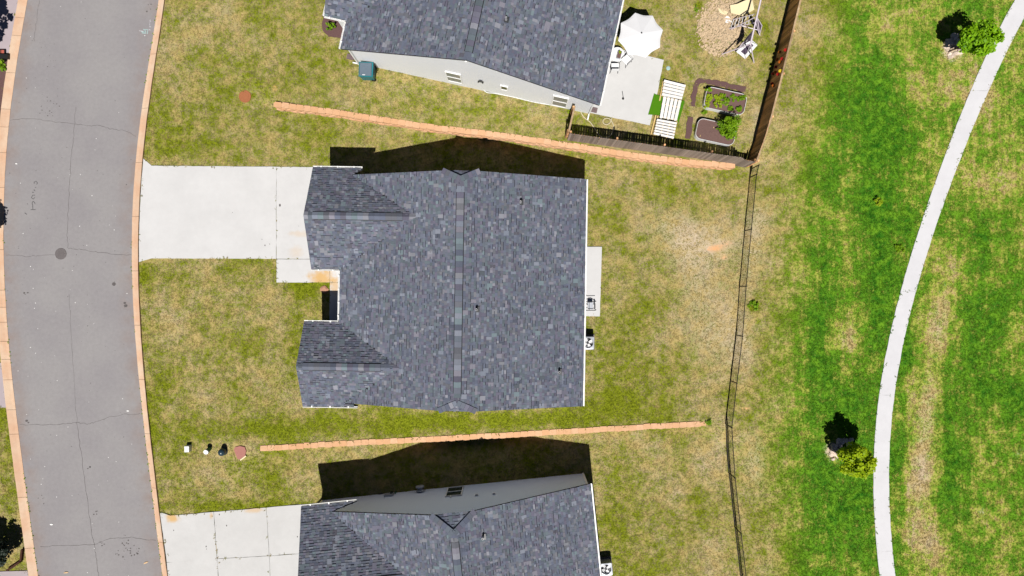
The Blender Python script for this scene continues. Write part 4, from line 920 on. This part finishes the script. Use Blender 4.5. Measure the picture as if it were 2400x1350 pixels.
for i, (x, y, rr, mt, lab) in enumerate(((945, 250, .13, 'leaf_green', "green seedling in the top left corner of the planted raised bed"), (950, 330, .15, 'leaf_lettuce', "yellow lettuce by the left end of the planted raised bed, upper of two"), (935, 395, .14, 'leaf_lettuce', "yellow lettuce by the left end of the planted raised bed, lower of two"),
        (1075, 330, .17, 'leaf_lettuce', "yellow green lettuce near the upper middle of the planted raised bed"), (1062, 435, .20, 'leaf_lettuce', "large yellow lettuce in the lower middle of the planted raised bed"), (1140, 322, .12, 'leaf_green', "small green plant touching the upper middle lettuce of the planted bed"),
        (1198, 412, .20, 'leaf_green', "dark green leafy plant right of the large yellow lettuce"), (1280, 350, .17, 'leaf_green', "green plant at the upper edge of the planted raised bed, right of its middle"), (1405, 360, .18, 'leaf_green', "green plant in the top right corner of the planted raised bed"),
        (1365, 502, .16, 'leaf_green', "green plant in the bottom right corner of the planted raised bed"), (1245, 492, .12, 'leaf_green', "small green plant at the lower edge of the planted raised bed"), (918, 472, .09, 'leaf_lettuce', "tiny yellow lettuce in the bottom left corner of the planted bed"))):
    p = q5([(x, y)])[0]; bush("vegetable_plant", p[0], p[1], (rr * 1.3, rr * 1.3, rr * .8), mt, lab, 40 + i, 200, .09, group="vegetables in the raised bed", k=9, base_dz=.34)
for i, (x, y, a) in enumerate(((1010, 770, 1.2), (828, 872, 1.4), (1212, 520, 1.3))):
    p = q5([(x, y)])[0]; w = G(p[0], p[1], .37); m = MB().box((0, 0, 0), (.03, .20 if i == 0 else .1, .02)); o = m.build("plant_marker", M['yellow_wood'], label=("long wooden plant marker lying beside the bush in the bare bed", "short wooden plant marker at the left end of the bare bed", "short wooden plant marker among the vegetables of the planted bed")[i], cat="plant marker"); o.location = w; o.rotation_euler.z = -a * .2
# ------------------------------------------------------------------ pallets and turf mat
t = q5([(190, 292), (250, 318), (612, 398), (527, 700), (512, 664), (235, 585), (108, 582)])
draped("turf_mat", PX(*t), M['turf'], .075, .03, label="bright green artificial turf mat lying under the middle white pallet", cat="mat")
def pallet(corners, zt, across, label, nb):
    P = [W(x, y, zt + hz1(*W(x, y)[:2])) for x, y in q5(corners)]; c = sum(P, Vector()) / 4; b = Vector((c.x, c.y, hz1(c.x, c.y)))
    e = empty("pallet", b, label=label, cat="pallet", group="white painted pallets set in a row")
    A, B_, C_, D_ = [p - b for p in P]        # A-B top edge, D-C bottom edge
    for i in range(nb):
        s0 = (i + .5) / nb
        if across: p0, p1 = A.lerp(D_, s0), B_.lerp(C_, s0); w = (A - D_).length / nb - .042
        else: p0, p1 = A.lerp(B_, s0), D_.lerp(C_, s0); w = (A - B_).length / nb - .05
        MB().beam(p0 - Vector((0, 0, .011)), p1 - Vector((0, 0, .011)), w, .022).build("slat", M['white_wood'], e)
    for s0 in (.05, .35, .66, .95):
        if across: p0, p1 = A.lerp(B_, s0), D_.lerp(C_, s0)
        else: p0, p1 = A.lerp(D_, s0), B_.lerp(C_, s0)
        MB().beam(p0 - Vector((0, 0, .072)), p1 - Vector((0, 0, .072)), .05, .095).build("stringer", M['yellow_wood'], e)
    for s0 in (.1, .5, .9):
        if across: p0, p1 = A.lerp(D_, s0), B_.lerp(C_, s0)
        else: p0, p1 = A.lerp(B_, s0), D_.lerp(C_, s0)
        MB().beam(p0 - Vector((0, 0, .131)), p1 - Vector((0, 0, .131)), .1, .02).build("slat", M['white_wood'], e)
    if zt > .2:
        m = MB()
        for s in (.06, .94):
            for u_ in (.08, .92): q = A.lerp(B_, s).lerp(D_.lerp(C_, s), u_); m.box((q.x, q.y, (zt - .14) / 2), (.1, .1, zt - .14))
        m.build("block", M['yellow_wood'], e)
    return e
pallet([(335, 92), (632, 168), (575, 372), (300, 318)], .30, True, "white pallet at the top end of the row, slats lying across", 5)
pallet([(318, 325), (577, 384), (512, 660), (268, 618)], .24, False, "white pallet in the middle of the row, slats lying lengthwise", 5)
pallet([(238, 632), (510, 680), (462, 915), (186, 852)], .30, True, "white pallet at the bottom end of the row, slats lying across", 6)
for i, (pts, lab) in enumerate((([(320, 120), (268, 390)], "raw yellow wood rail beside the top white pallet"), ([(215, 590), (150, 850)], "raw yellow wood rail beside the bottom white pallet, outer of two"), ([(245, 595), (178, 850)], "raw yellow wood rail beside the bottom white pallet, inner of two"))):
    a, b = q5(pts); A = G(*a, .06); B_ = G(*b, .06); m = MB().beam(A - A, B_ - A, .07, .12); m.build("wood_rail", M['yellow_wood'], label=lab, cat="plank").location = A
# ------------------------------------------------------------------ patio things of the upper house
zp = hz1(7, 14) + .05
apex = W(1503.8, 77.3, zp + 2.62); e = empty("patio_umbrella", (apex.x, apex.y, zp), label="open white patio umbrella with eight scalloped edges", cat="umbrella")
V_ = [(0, 0, 2.60)]; F_ = []; ringn = 48; rot0 = math.atan2(675 - 36.7 - (675 - 77.3), 1529 - 1503.8)
for j, rr in enumerate((.45, .85, 1.0)):
    for i in range(ringn):
        a = rot0 + 6.2832 * i / ringn; ph = (i % 6) / 6; k = 1 - .125 * math.sin(math.pi * ph) * (1 if j == 2 else .5 * (j + 1) / 2)
        R = 1.25 * rr * k; V_.append((R * math.cos(a), R * math.sin(a), 2.60 - .30 * rr - .018 * math.sin(math.pi * ph) * rr))
F_ += [(0, 1 + i, 1 + (i + 1) % ringn) for i in range(ringn)]
for j in range(2): F_ += [(1 + j * ringn + i, 1 + (j + 1) * ringn + i, 1 + (j + 1) * ringn + (i + 1) % ringn, 1 + j * ringn + (i + 1) % ringn) for i in range(ringn)]
nb = len(V_); V2 = V_ + [(x, y, z - .008) for x, y, z in V_]; F2 = F_ + [tuple(nb + q for q in f[::-1]) for f in F_]
MB().add(V2, F2).build("canopy", M['white_cloth'], e)
MB().tube((0, 0, 0), (0, 0, 2.6), .022).build("pole", M['dark_metal'], e); MB().lathe([(.03, 2.6), (.045, 2.64), (.02, 2.70)], n=10).build("finial", M['dark_metal'], e)
MB().lathe([(.25, 0), (.25, .04), (.05, .08), (.04, .3)], n=20).build("base", M['dark_metal'], e)
for i in range(8): a = rot0 + .7854 * i; MB().beam((.05 * math.cos(a), .05 * math.sin(a), 2.56), (1.2 * math.cos(a), 1.2 * math.sin(a), 2.26), .02, .015).build("rib", M['dark_metal'], e)
p = W(1447, 127, zp + .5); e = empty("side_table", (p.x, p.y, zp), label="round white side table next to the gutter of the white house", cat="table")
MB().lathe([(.40, .46), (.42, .48), (.40, .50)], n=28).build("table_top", M['white_plastic'], e)
for a in (.4, 2.0, 3.5, 5.1): MB().tube((.3 * math.cos(a), .3 * math.sin(a), .46), (.36 * math.cos(a), .36 * math.sin(a), 0), .018).build("leg", M['white_plastic'], e)
p2 = W(1451, 129, zp + .6); e = empty("planter", (p2.x, p2.y, zp + .5), rad(-15), label="grey planter box with a little greenery on the white side table", cat="planter")
MB().box((0, 0, .08), (.24, .42, .16)).build("box", M['metal_grey'], e); MB().box((0, 0, .163), (.20, .38, .01)).build("soil", M['soil'], e)
link("foliage", leaf_mesh("foliage", ell((0, .13, .22), (.08, .06, .07), 6, .05, 77, .3), 60, .06, 'leaf_lettuce', 77), e)
def patio_chair(px_, py_, rz, label):
    p = W(px_, py_, zp + .45); e = empty("patio_chair", (p.x, p.y, zp), rz, label=label, cat="chair", group="white chairs on the upper patio")
    MB().box((0, 0, .43), (.44, .44, .03)).build("seat", M['white_plastic'], e); b = MB().box((0, .24, .66), (.44, .03, .36)); b.build("backrest", M['white_plastic'], e)
    for sx in (-1, 1):
        for sy in (-1, 1): MB().tube((sx * .2, sy * .2, .42), (sx * .23, sy * .24, 0), .013).build("leg", M['dark_metal'], e)
        MB().path([(sx * .24, -.2, .42), (sx * .24, -.2, .62), (sx * .24, .24, .64)], .014).build("armrest", M['dark_metal'], e)
patio_chair(1469, 140, rad(-45), "white patio chair between the side table and the umbrella, turned at an angle")
patio_chair(1441, 157, rad(180), "white patio chair close to the house gutter, below the side table")
p = W(1459.5, 222, zp); o = MB().beam((0, -.2, .02), (0, .2, .02), .03, .03).build("stick", M['dark_metal'], label="short dark stick lying on the pale patio", cat="stick"); o.location = (p.x, p.y, zp); o.rotation_euler.z = .15
p = W(1460, 232, zp); o = MB().lathe([(.02, 0), (.055, .03), (.065, .065), (.055, .10), (.02, .13)], n=14).build("ball", M['black'], smooth=True, label="small black ball on the pale patio", cat="ball"); o.location = (p.x, p.y, zp)
def spline(pts, n=6):
    out = []
    for i in range(len(pts) - 1):
        p0, p1, p2_, p3 = pts[max(i - 1, 0)], pts[i], pts[i + 1], pts[min(i + 2, len(pts) - 1)]
        for k in range(n):
            t = k / n; out.append(.5 * ((2 * p1) + (p2_ - p0) * t + (2 * p0 - 5 * p1 + 4 * p2_ - p3) * t * t + (3 * p1 - p0 - 3 * p2_ + p3) * t ** 3))
    return out + [pts[-1]]
def hose(px_pts, label, r=.028, mat='hose'):
    P = [G(x, y, .035) for x, y in px_pts]; b = P[0]; Q = [p - b for p in spline(P)]
    MB().path(Q, r, 6).build("garden_hose", M[mat], smooth=True, label=label, cat="hose").location = b
hose([(1357, 252), (1363, 266), (1370, 276), (1384, 287), (1394, 302), (1404, 316), (1415, 323), (1425, 322), (1434, 313), (1438, 299), (1436, 289), (1429, 279), (1420, 277), (1414, 281), (1414, 288), (1421, 292), (1429, 288), (1433, 280), (1435, 274)], "cream garden hose looped on the grass beside the patio and across the fence shadow")
hose([(1133, 211), (1142, 217), (1160, 219), (1200, 227), (1250, 239), (1290, 246), (1320, 250), (1330, 248)], "pale hose lying along the foot of the sunlit white wall", .022, 'trim')
hose([(1434, 262), (1437, 270), (1444, 273), (1450, 274), (1455, 272)], "short dark curl of hose on the lower edge of the patio", .016, 'dark_metal')
# ------------------------------------------------------------------ play frame
zg = hz1(13.8, 15.5)
def Pz(x, y, z): return W(x, y, zg + z)
b = Pz(1759, 103, 0); e = empty("play_frame", (b.x, b.y, zg), label="pale pink metal play frame with a climbing ladder and swing, standing on leaf litter", cat="play frame")
Z = Vector((b.x, b.y, zg))
A = Pz(1759, 103, 2.1) - Z; B_ = Pz(1783, 0, 2.1) - Z; Cc = A + (B_ - A) * 1.75
MB().tube(A, Cc, .045, n=10).build("top_bar", M['pink_metal'], e)
l1 = Pz(1692, 127, 0) - Z; l2 = Pz(1767, 147, 0) - Z; mid = (l1 + l2) / 2
for q in (l1, l2): MB().tube(A, q, .035, n=8).build("leg", M['pink_metal'], e)
for q in (Pz(1781, 83, 0) - Z, Pz(1709, 67, 0) - Z + Vector((.1, -.05, 0))): MB().tube(A.lerp(Cc, .36), q, .03, n=8).build("leg", M['pink_metal'], e)
for q in (l1, l2): MB().tube(Cc, q + (Cc - A) + Vector((0, (A - q).y * .6, 0)), .035, n=8).build("leg", M['pink_metal'], e)
r1a, r1b = Pz(1717, 46, .05) - Z, Pz(1769, 33, 1.75) - Z; r2a, r2b = Pz(1709, 67, .05) - Z, Pz(1770, 53, 1.75) - Z
MB().tube(r1a, r1b, .025).build("ladder_rail", M['pink_metal'], e); MB().tube(r2a, r2b, .025).build("ladder_rail", M['pink_metal'], e)
for i in range(7): MB().tube(r1a.lerp(r1b, .06 + .14 * i), r2a.lerp(r2b, .06 + .14 * i), .018).build("rung", M['white_plastic'], e)
seat = [Pz(1725.5, 121, .45) - Z, Pz(1746.7, 138.5, .45) - Z, Pz(1775.5, 105.5, .45) - Z, Pz(1759, 92, .45) - Z]; cs = sum(seat, Vector()) / 4
for i in range(4):
    p, q = seat[i], seat[(i + 1) % 4]; d = (q - p).normalized(); inw = (cs - (p + q) / 2); inw = (inw - d * inw.dot(d)).normalized()
    MB().beam(p + inw * .08 - d * 0 + Vector((0, 0, .002 * i)), q + inw * .08 + Vector((0, 0, .002 * i)), .16, .04).build("seat_frame", M['white_plastic'], e)
MB().slab([p.lerp(cs, .2) + Vector((0, 0, -.015)) for p in seat], (0, 0, 1), .02).build("seat_mesh", M['dark_mesh'], e)
for p in (seat[0], seat[3]): MB().tube(p, A.lerp(Cc, .12), .012).build("rope", M['white_plastic'], e)
for p in (seat[1], seat[2]): MB().tube(p, A.lerp(Cc, .03), .012).build("rope", M['white_plastic'], e)
sl_ = [Pz(1765, 72, 1.9) - Z, Pz(1752, 86, 1.35) - Z, Pz(1733, 111, .6) - Z, Pz(1748, 101, .8) - Z, Pz(1761, 94, 1.3) - Z]
MB().slab(sl_, (0, 0, 1), .015).build("sling", M['dark_mesh'], e); MB().path(sl_[:3], .025).build("sling_edge", M['pink_metal'], e)
pn = [Pz(1775, 42, 1.7) - Z, Pz(1786, 60, .9) - Z, Pz(1780, 82, .2) - Z, Pz(1772, 54, 1.2) - Z]
MB().slab(pn, (1, 0, .4), .015).build("side_panel", M['dark_mesh'], e); MB().path(pn, .022).build("side_frame", M['pink_metal'], e)
MB().tube(Pz(1740, 61, .9) - Z, Pz(1775, 70, .9) - Z, .022).build("cross_bar", M['pink_metal'], e)
sp = [Pz(1711, 12, .20) - Z, Pz(1728, 9, .30) - Z, Pz(1762, -6, .50) - Z, Pz(1768, 22, .50) - Z, Pz(1742, 38, .30) - Z, Pz(1713, 30, .18) - Z]
MB().slab(sp, (0, 0, 1), .04).build("slide", M['slide'], e)
for c0, ptsx, lab, mt in (((1703, 47), [(-9, -5), (2, -8), (10, -2), (12, 6), (0, 8), (-8, 2)], "crumpled white plastic sheet on the leaf litter left of the play frame", 'white_plastic'), ((1692, 28), [(-10, -9), (-2, -8), (14, 2), (8, 8), (-6, 3)], "pale wooden board on the leaf litter beside the cream slide", 'slide')):
    q = G(*c0); m = MB(); m.slab([((x / 40), -y / 40, .05 + .03 * math.sin(x)) for x, y in ptsx], (0, 0, 1), .03); m.build("sheet" if mt == 'white_plastic' else "board", M[mt], label=lab, cat="sheet" if mt == 'white_plastic' else "board").location = q
r_ = np.random.default_rng(5); n_ = 1500; th = r_.uniform(0, 6.283, n_); rr = np.sqrt(r_.random(n_)); X = 1690 + 54 * rr * np.cos(th) + r_.normal(0, 4, n_); Y = 64 + 66 * rr * np.sin(th) + r_.normal(0, 4, n_)
wx_ = (X - 1200) * .0246; wy_ = (675 - Y) * .0246; wz_ = hz(wx_, wy_) + .03; a = r_.uniform(0, 6.28, n_); L_ = r_.uniform(.05, .11, n_); c_, s_ = np.cos(a) * L_, np.sin(a) * L_
q0 = np.stack([wx_ - c_, wy_ - s_, wz_], 1); q1 = np.stack([wx_ + s_ * .5, wy_ - c_ * .5, wz_ + .03], 1); q2 = np.stack([wx_ + c_, wy_ + s_, wz_ + .01], 1); q3 = np.stack([wx_ - s_ * .5, wy_ + c_ * .5, wz_ + .04], 1)
link("leaf_litter", np_mesh("leaf_litter", np.stack([q0, q1, q2, q3], 1).reshape(-1, 3), np.arange(n_ * 4).reshape(-1, 4), M['straw']), kind='stuff')
# ------------------------------------------------------------------ flowers on the inner side of the long fence
fd = (Fn - Cn).normalized(); fn_ = Vector((-fd.y, fd.x, 0)); k_ = 0
for x, y, mt, lab in ((1635, 790, 'red', "red flower head highest up the long fence"), (1540, 830, 'orange', "orange flower head on the long fence just below the highest red one"), (1575, 935, 'red', "large red flower head in the middle of the fence flowers"), (1500, 945, 'orange', "orange flower head beside the dark fence shadow, middle of the cluster"), (1545, 985, 'orange', "orange flower head just under the large red one"),
                      (1480, 1065, 'red', "red flower head close to the fence shadow, lower half of the cluster"), (1555, 1120, 'yellow', "yellow flower head near the top edge of the long fence"), (1440, 1170, 'red', "red flower head lowest beside the fence shadow"), (1510, 1180, 'red', "red flower head right of the lowest orange one"), (1470, 1145, 'orange', "orange flower head between two low red ones"), (1420, 1330, 'red', "lone red flower head on the long fence below the others"), (1440, 1360, 'orange', "lone orange flower head at the lower end of the fence flowers")):
    P = W(1600 + x / 6.75, y / 6.75, zg); Cw = Vector((0, 0, H)); n3 = Vector((fn_.x, fn_.y, 0)); p0 = Vector((Cn.x, Cn.y, 0)) + n3 * .04; t = (p0 - Cw).dot(n3) / (P - Cw).dot(n3); q = Cw + (P - Cw) * t
    q.z = min(q.z, hz1(q.x, q.y) + 1.55)
    m = MB(); n3 = (n3 * .55 + Vector((0, 0, .83))).normalized(); u3_ = Vector((fd.x, fd.y, 0)); w3_ = n3.cross(u3_); q = q + n3 * .03
    for a in range(7):
        an = a * .9; dv = u3_ * math.cos(an) + w3_ * math.sin(an); m.slab([Vector((0, 0, 0)) + n3 * .01, dv * .06 + n3.cross(dv) * .04 + n3 * .02, dv * .11 + n3 * .03, dv * .06 - n3.cross(dv) * .04 + n3 * .03], n3, .006)
    m.lathe([(.03, -.02), (.035, .02), (.01, .035)], n3 * .02, 8); m.build("flower", M[mt + '_flower'], label=lab, cat="flower", group="flowers on the inner side of the long fence").location = q
# ------------------------------------------------------------------ marks on the driveways
for par, lst in (("driveway", ((656, 481, .09), (621, 575, .05), (614, 561, .03), (632, 572, .03), (545, 498, .025), (700, 530, .02))), ("driveway.001", ((531, 1232, .05), (483, 1281, .05), (484, 1287, .03), (514, 1206, .05), (407, 1243, .04), (697, 1258, .05)))):
    m = MB()
    for x, y, r in lst:
        p = G(x, y, .036); m.add([p + Vector((r * .6 * math.cos(a), r * math.sin(a), 0)) for a in np.linspace(0, 6.283, 8)[:-1]], [tuple(range(7))])
    m.build("oil_spot", M['crack'], bpy.data.objects[par], kind='stuff')
# ------------------------------------------------------------------ weeds that fill the gutters
wr = random.Random(8); cl = []
for f, side, spans in ((R_IN, 1, ((0, 200, 26), (560, 780, 14), (900, 1350, 60))), (L_IN, -1, ((1100, 1350, 34), (560, 900, 16)))):
    for y0_, y1_, n_ in spans:
        for _ in range(n_):
            y_ = wr.uniform(y0_, y1_); x_ = float(f(y_)) + side * wr.uniform(-2, 1.5); p = W(x_, y_); cl.append((p.x, p.y, .02, wr.uniform(.02, .06)))
link("gutter_weeds", leaf_mesh("gutter_weeds", cl, 1300, .05, 'leaf_green', 61), kind='stuff')
# ------------------------------------------------------------------ yard and kerb side things
p = W(855.5, 160, HN + 1.0); e = empty("wheelie_bin", (p.x + .05, p.y - .05, hz1(p.x, p.y)), rad(-2), label="teal wheelie bin with a grey lid beside the white house wall", cat="bin")
MB().box((0, 0, .52), (.68, .70, .90), taper=1.12).build("body", M['teal'], e); MB().box((0, 0, .985), (.82, .84, .035), taper=.97).build("rim", M['teal'], e)
m = MB(); m.box((-.02, 0, 1.03), (.70, .74, .055), taper=.88); m.build("lid", M['bin_lid'], e)
MB().tube((.45, -.3, .96), (.45, .3, .96), .025).tube((.40, -.3, .96), (.45, -.3, .96), .02).tube((.40, .3, .96), (.45, .3, .96), .02).build("handle", M['black'], e)
for sy in (-.36, .36): MB().tube((.28, sy - .03, .12), (.28, sy + .03, .12), .12, n=14).build("wheel", M['black'], e)
MB().box((-.10, -.34, 1.061), (.16, .03, .004)).build("sticker", M['trim'], e)
def lid_(px_, py_, r, mat, label, name="utility_cover"):
    p = G(px_, py_); m = MB().lathe([(r, -.05), (r, .03), (r * .93, .042), (r * .88, .034), (r * .1, .034)], n=26)
    for a in range(0, 12): m.box((r * .6 * math.cos(a * .5236), r * .6 * math.sin(a * .5236), .037), (.05, .05, .008))
    m.build(name, M[mat], label=label, cat="utility cover").location = p
    EXCL.append([(p.x + r * math.cos(q), p.y + r * math.sin(q)) for q in np.linspace(0, 6.2, 12)])
lid_(574.5, 226, .36, 'clay_lid', "rust orange round utility cover in the upper front lawn")
p = G(563, 1061); poly = [(-.36, .2), (-.28, .34), (0, .40), (.27, .34), (.36, .12), (.30, -.18), (.0, -.38), (-.14, -.36)]
m = MB().prism(poly, -.05, .05); e_ = m.build("utility_cover", M['pink_lid'], label="pink speckled utility cover at the left end of the lower block wall", cat="utility cover"); e_.location = p
m = MB().beam((.02, -.43, .03), (.36, -.18, .03), .07, .07).build("kerb_edge", M['slide'], e_)
EXCL.append([(p.x + x * 1.1, p.y + y * 1.1) for x, y in poly])
p = G(443.5, 1050); e = empty("utility_box", p, rad(2), label="white ribbed utility box in the lawn, nearest the road", cat="utility box")
MB().box((0, 0, .15), (.30, .38, .34), taper=.9).build("body", M['white_plastic'], e)
for i in range(4): MB().box((0, -.12 + .08 * i, .325), (.26, .035, .015)).build("rib", M['trim'], e)
p = G(491.5, 1051); e = empty("utility_marker", p, label="green utility post with a white round cap in the lawn", cat="utility post")
MB().tube((0, 0, -.05), (-.02, -.10, .42), .125, .125, 16).build("post", M['green_plastic'], e); MB().tube((-.02, -.10, .42), (-.023, -.113, .47), .15, .14, 18).build("cap", M['white_plastic'], e)
p = G(525, 1057); e = empty("utility_pedestal", p, label="dark blue domed utility pedestal in the lawn beside the pink cover", cat="utility post")
MB().lathe([(.20, -.05), (.20, .3), (.18, .42), (.10, .5), (.02, .52)], n=18, sy=1.1).build("dome", M['navy'], e, smooth=True); MB().lathe([(.23, -.05), (.23, .03), (.2, .05)], n=18, sy=1.1).build("collar", M['dark_metal'], e)
p = G(1566, 160); MB().lathe([(.12, -.05), (.12, .02), (.08, .035), (.02, .035)], n=18).build("drain_cap", M['cyan_paint'], label="small pale green drain cap in the grass right of the upper patio", cat="drain cap").location = p
p = G(760, 678); m = MB(); r_ = random.Random(2); n = 9
ring = [(.27 * math.cos(6.283 * i / n) * r_.uniform(.8, 1.15), .24 * math.sin(6.283 * i / n) * r_.uniform(.8, 1.15)) for i in range(n)]
m.add([(x, y, -.03) for x, y in ring] + [(x * .9, y * .9, .05) for x, y in ring] + [(x * .5, y * .5, .10) for x, y in ring], [(i, (i + 1) % n, n + (i + 1) % n, n + i) for i in range(n)] + [(n + i, n + (i + 1) % n, 2 * n + (i + 1) % n, 2 * n + i) for i in range(n)] + [tuple(range(2 * n, 3 * n))])
m.build("rock", M['pink_stone'], label="pinkish flat rock in the green grass beside the front walkway", cat="rock").location = p
def ac(x, y, z0, rz, label):
    e = empty("air_conditioner", (x, y, z0), rz, label=label, cat="air conditioner", group="air conditioner units behind the houses")
    MB().box((0, 0, .03), (.90, .90, .08)).build("pad", M['iron'], e)
    m = MB(); nn = 32; s = .36; R = .30
    sq = [(max(-s, min(s, 1.35 * s * math.cos(6.2832 * i / nn))), max(-s, min(s, 1.35 * s * math.sin(6.2832 * i / nn)))) for i in range(nn)]; ci = [(R * math.cos(6.2832 * i / nn), R * math.sin(6.2832 * i / nn)) for i in range(nn)]
    m.add([(a, b_, .07) for a, b_ in sq] + [(a, b_, .76) for a, b_ in sq] + [(a, b_, .77) for a, b_ in ci] + [(a, b_, .50) for a, b_ in ci], [(k * nn + i, k * nn + (i + 1) % nn, (k + 1) * nn + (i + 1) % nn, (k + 1) * nn + i) for k in range(3) for i in range(nn)])
    m.build("body", M['metal_grey'], e); MB().lathe([(.295, .5), (.295, .51)], n=24).build("fan_well", M['black'], e)
    for k in range(4):
        a = k * 1.571 + .5; u_ = Vector((math.cos(a), math.sin(a), 0)); v_ = Vector((-math.sin(a), math.cos(a), 0))
        MB().slab([u_ * .05 + v_ * -.05 + Vector((0, 0, .62)), u_ * .27 + v_ * -.10 + Vector((0, 0, .61)), u_ * .28 + v_ * .08 + Vector((0, 0, .66)), u_ * .05 + v_ * .05 + Vector((0, 0, .64))], (0, 0, 1), .006).build("fan_blade", M['white_plastic'], e)
    MB().lathe([(.07, .58), (.07, .68), (.03, .70)], n=14).build("fan_hub", M['dark_metal'], e)
    g_ = MB()
    for k in range(3):
        rr = .12 + .085 * k
        for i in range(24): g_.tube((rr * math.cos(i * .2618), rr * math.sin(i * .2618), .775), (rr * math.cos(i * .2618 + .2618), rr * math.sin(i * .2618 + .2618), .775), .0035, n=3, caps=False)
    for k in range(8): a = k * .7854; g_.tube((.05 * math.cos(a), .05 * math.sin(a), .778), (.31 * math.cos(a), .31 * math.sin(a), .772), .0035, n=3, caps=False)
    g_.build("fan_guard", M['metal_grey'], e)
p = W(1378, 804, .75); ac(p.x, p.y, hz1(p.x, p.y), rad(-1), "air conditioner unit behind the middle house, below its small back patio")
p = W(1420.5, 1335, .15); ac(p.x, p.y, hz1(p.x, p.y), rad(6), "air conditioner unit behind the lower house, at the bottom edge of the photo")
p = W(1381, 717, .5); e = empty("folding_chair", (p.x, p.y, .05), rad(90), label="grey framed folding chair on the small back patio of the middle house", cat="chair")
for sx in (-.25, .25):
    MB().path([(sx, -.45, .02), (sx, -.1, .42), (sx, .42, .02)], .016).build("leg", M['dark_metal'], e); MB().path([(sx, -.35, .62), (sx, .12, .60), (sx, .3, 1.0)], .018).build("side_frame", M['dark_metal'], e)
MB().slab([(-.2, -.22, .44), (.2, -.22, .44), (.2, .08, .42), (-.2, .08, .42)], (0, 0, 1), .02).build("seat", M['metal_grey'], e); MB().tube((-.25, .0, .43), (.25, .0, .43), .014).build("cross_bar", M['dark_metal'], e)
MB().slab([(-.15, -.36, .46), (.15, -.36, .46), (.15, -.28, .46), (-.15, -.28, .46)], (0, 0, 1), .02).build("front_bar", M['dark_metal'], e)
a = G(53, 1287, .09); b_ = G(50, 1314, .09); c_ = G(18, 1336, .09); e = empty("timber_edging", (b_.x, b_.y, 0), label="bent brown timber edging beside the dark tree at the bottom left", cat="edging"); z_ = Vector((b_.x, b_.y, 0))
MB().beam(a - z_, b_ - z_, .11, .2).build("timber", M['timber'], e); MB().beam(b_ - z_ + Vector((-.03, -.04, .004)), c_ - z_, .11, .2).build("timber", M['timber'], e)
a = G(22, 134, .14); b_ = G(-60, 130, .14); MB().beam(Vector(), b_ - a, .26, .3).build("landscape_timber", M['black'], label="black timber edging across the verge beside the upper left kerb", cat="edging").location = a
e = empty("kerb_planter", G(6, 123), label="low dark frame with a pale red panel beside the black timber edging", cat="planter")
MB().box((-.3, 0, .1), (1.0, .2, .06)).build("panel", M['red_frame'], e)
for yy in (-.12, .12): MB().beam((-.8, yy, .13), (.22, yy, .13), .04, .06).build("bar", M['black'], e)
for xx in (.0, .22): MB().beam((xx, -.10, .125), (xx, .10, .125), .04, .06).build("bar", M['black'], e)
# ------------------------------------------------------------------ grass blades (one uncountable mass) outside everything paved or built
def inside(P, poly):
    x, y = P[:, 0], P[:, 1]; r = np.zeros(len(P), bool); n = len(poly)
    for i in range(n):
        x0, y0 = poly[i][0], poly[i][1]; x1, y1 = poly[(i + 1) % n][0], poly[(i + 1) % n][1]
        if y0 == y1: continue
        c = ((y0 > y) != (y1 > y)) & (x < (x1 - x0) * (y - y0) / (y1 - y0) + x0); r ^= c
    return r
NT_ = 300000
P = np.stack([rng.uniform(-31, 31, NT_), rng.uniform(-17.8, 17.8, NT_)], 1)
JIT = rng.normal(0, .045, P.shape); rim = np.zeros(NT_, bool)
keep = ~((P[:, 0] > wx(L_OUT, P[:, 1]) + .02) & (P[:, 0] < wx(R_OUT, P[:, 1]) - .02))
for poly in EXCL:
    xs_ = [q[0] for q in poly]; ys_ = [q[1] for q in poly]
    bb = (P[:, 0] > min(xs_)) & (P[:, 0] < max(xs_)) & (P[:, 1] > min(ys_)) & (P[:, 1] < max(ys_)); idx = np.nonzero(bb & keep)[0]
    if len(idx):
        J = P[idx] + JIT[idx]; a_ = inside(P[idx], poly); b_ = inside(J, poly) & a_; keep[idx[a_ & b_]] = False; rim[idx[a_ & ~b_]] = True
ri = np.nonzero(rim & keep)[0]
for poly in EXCL:
    if len(ri): keep[ri[inside(P[ri] + JIT[ri], poly)]] = False
g, lu, d, o = field(P[:, 0], P[:, 1])
keep &= rng.random(NT_) < np.clip(1.15 - .8 * np.clip(d, 0, 1) - .8 * np.clip(o, 0, 1), .05, 1)
rim = rim[keep]; P = P[keep]; g, lu, d, o = [a[keep] for a in (g, lu, d, o)]; K = len(P); B = 3
Z = hz(P[:, 0], P[:, 1]) + wobble(P[:, 0], P[:, 1]) - .02
Z = Z + rim * .045
ht = (.012 + .018 * lu) * rng.uniform(.6, 1.5, K)
r = rng.random(K)
ang = rng.uniform(0, 2 * np.pi, (K, B)); lean = rng.uniform(.05, .12, (K, B)); wd = rng.uniform(.012, .026, (K, B))
bx = P[:, None, 0] + rng.normal(0, .025, (K, B)); by = P[:, None, 1] + rng.normal(0, .025, (K, B))
dx, dy = np.cos(ang), np.sin(ang); zz = np.repeat(Z[:, None], B, 1)
v0 = np.stack([bx - dy * wd, by + dx * wd, zz], -1); v1 = np.stack([bx + dy * wd, by - dx * wd, zz], -1)
v2 = np.stack([bx + dx * lean, by + dy * lean, zz + ht[:, None] * rng.uniform(.6, 1.2, (K, B)) + .02], -1)
V = np.stack([v0, v1, v2], 2).reshape(-1, 3); F = np.arange(len(V)).reshape(-1, 3)
rep = lambda a: np.repeat(a, B * 3)
link("grass", np_mesh("grass", V, F, GRASS, {'g': rep(g), 'lush': rep(lu), 'd': rep(d) * .6, 'o': rep(o) * .6, 'r': rep(r), 'blade': np.ones(K * B * 3)}), kind='stuff')
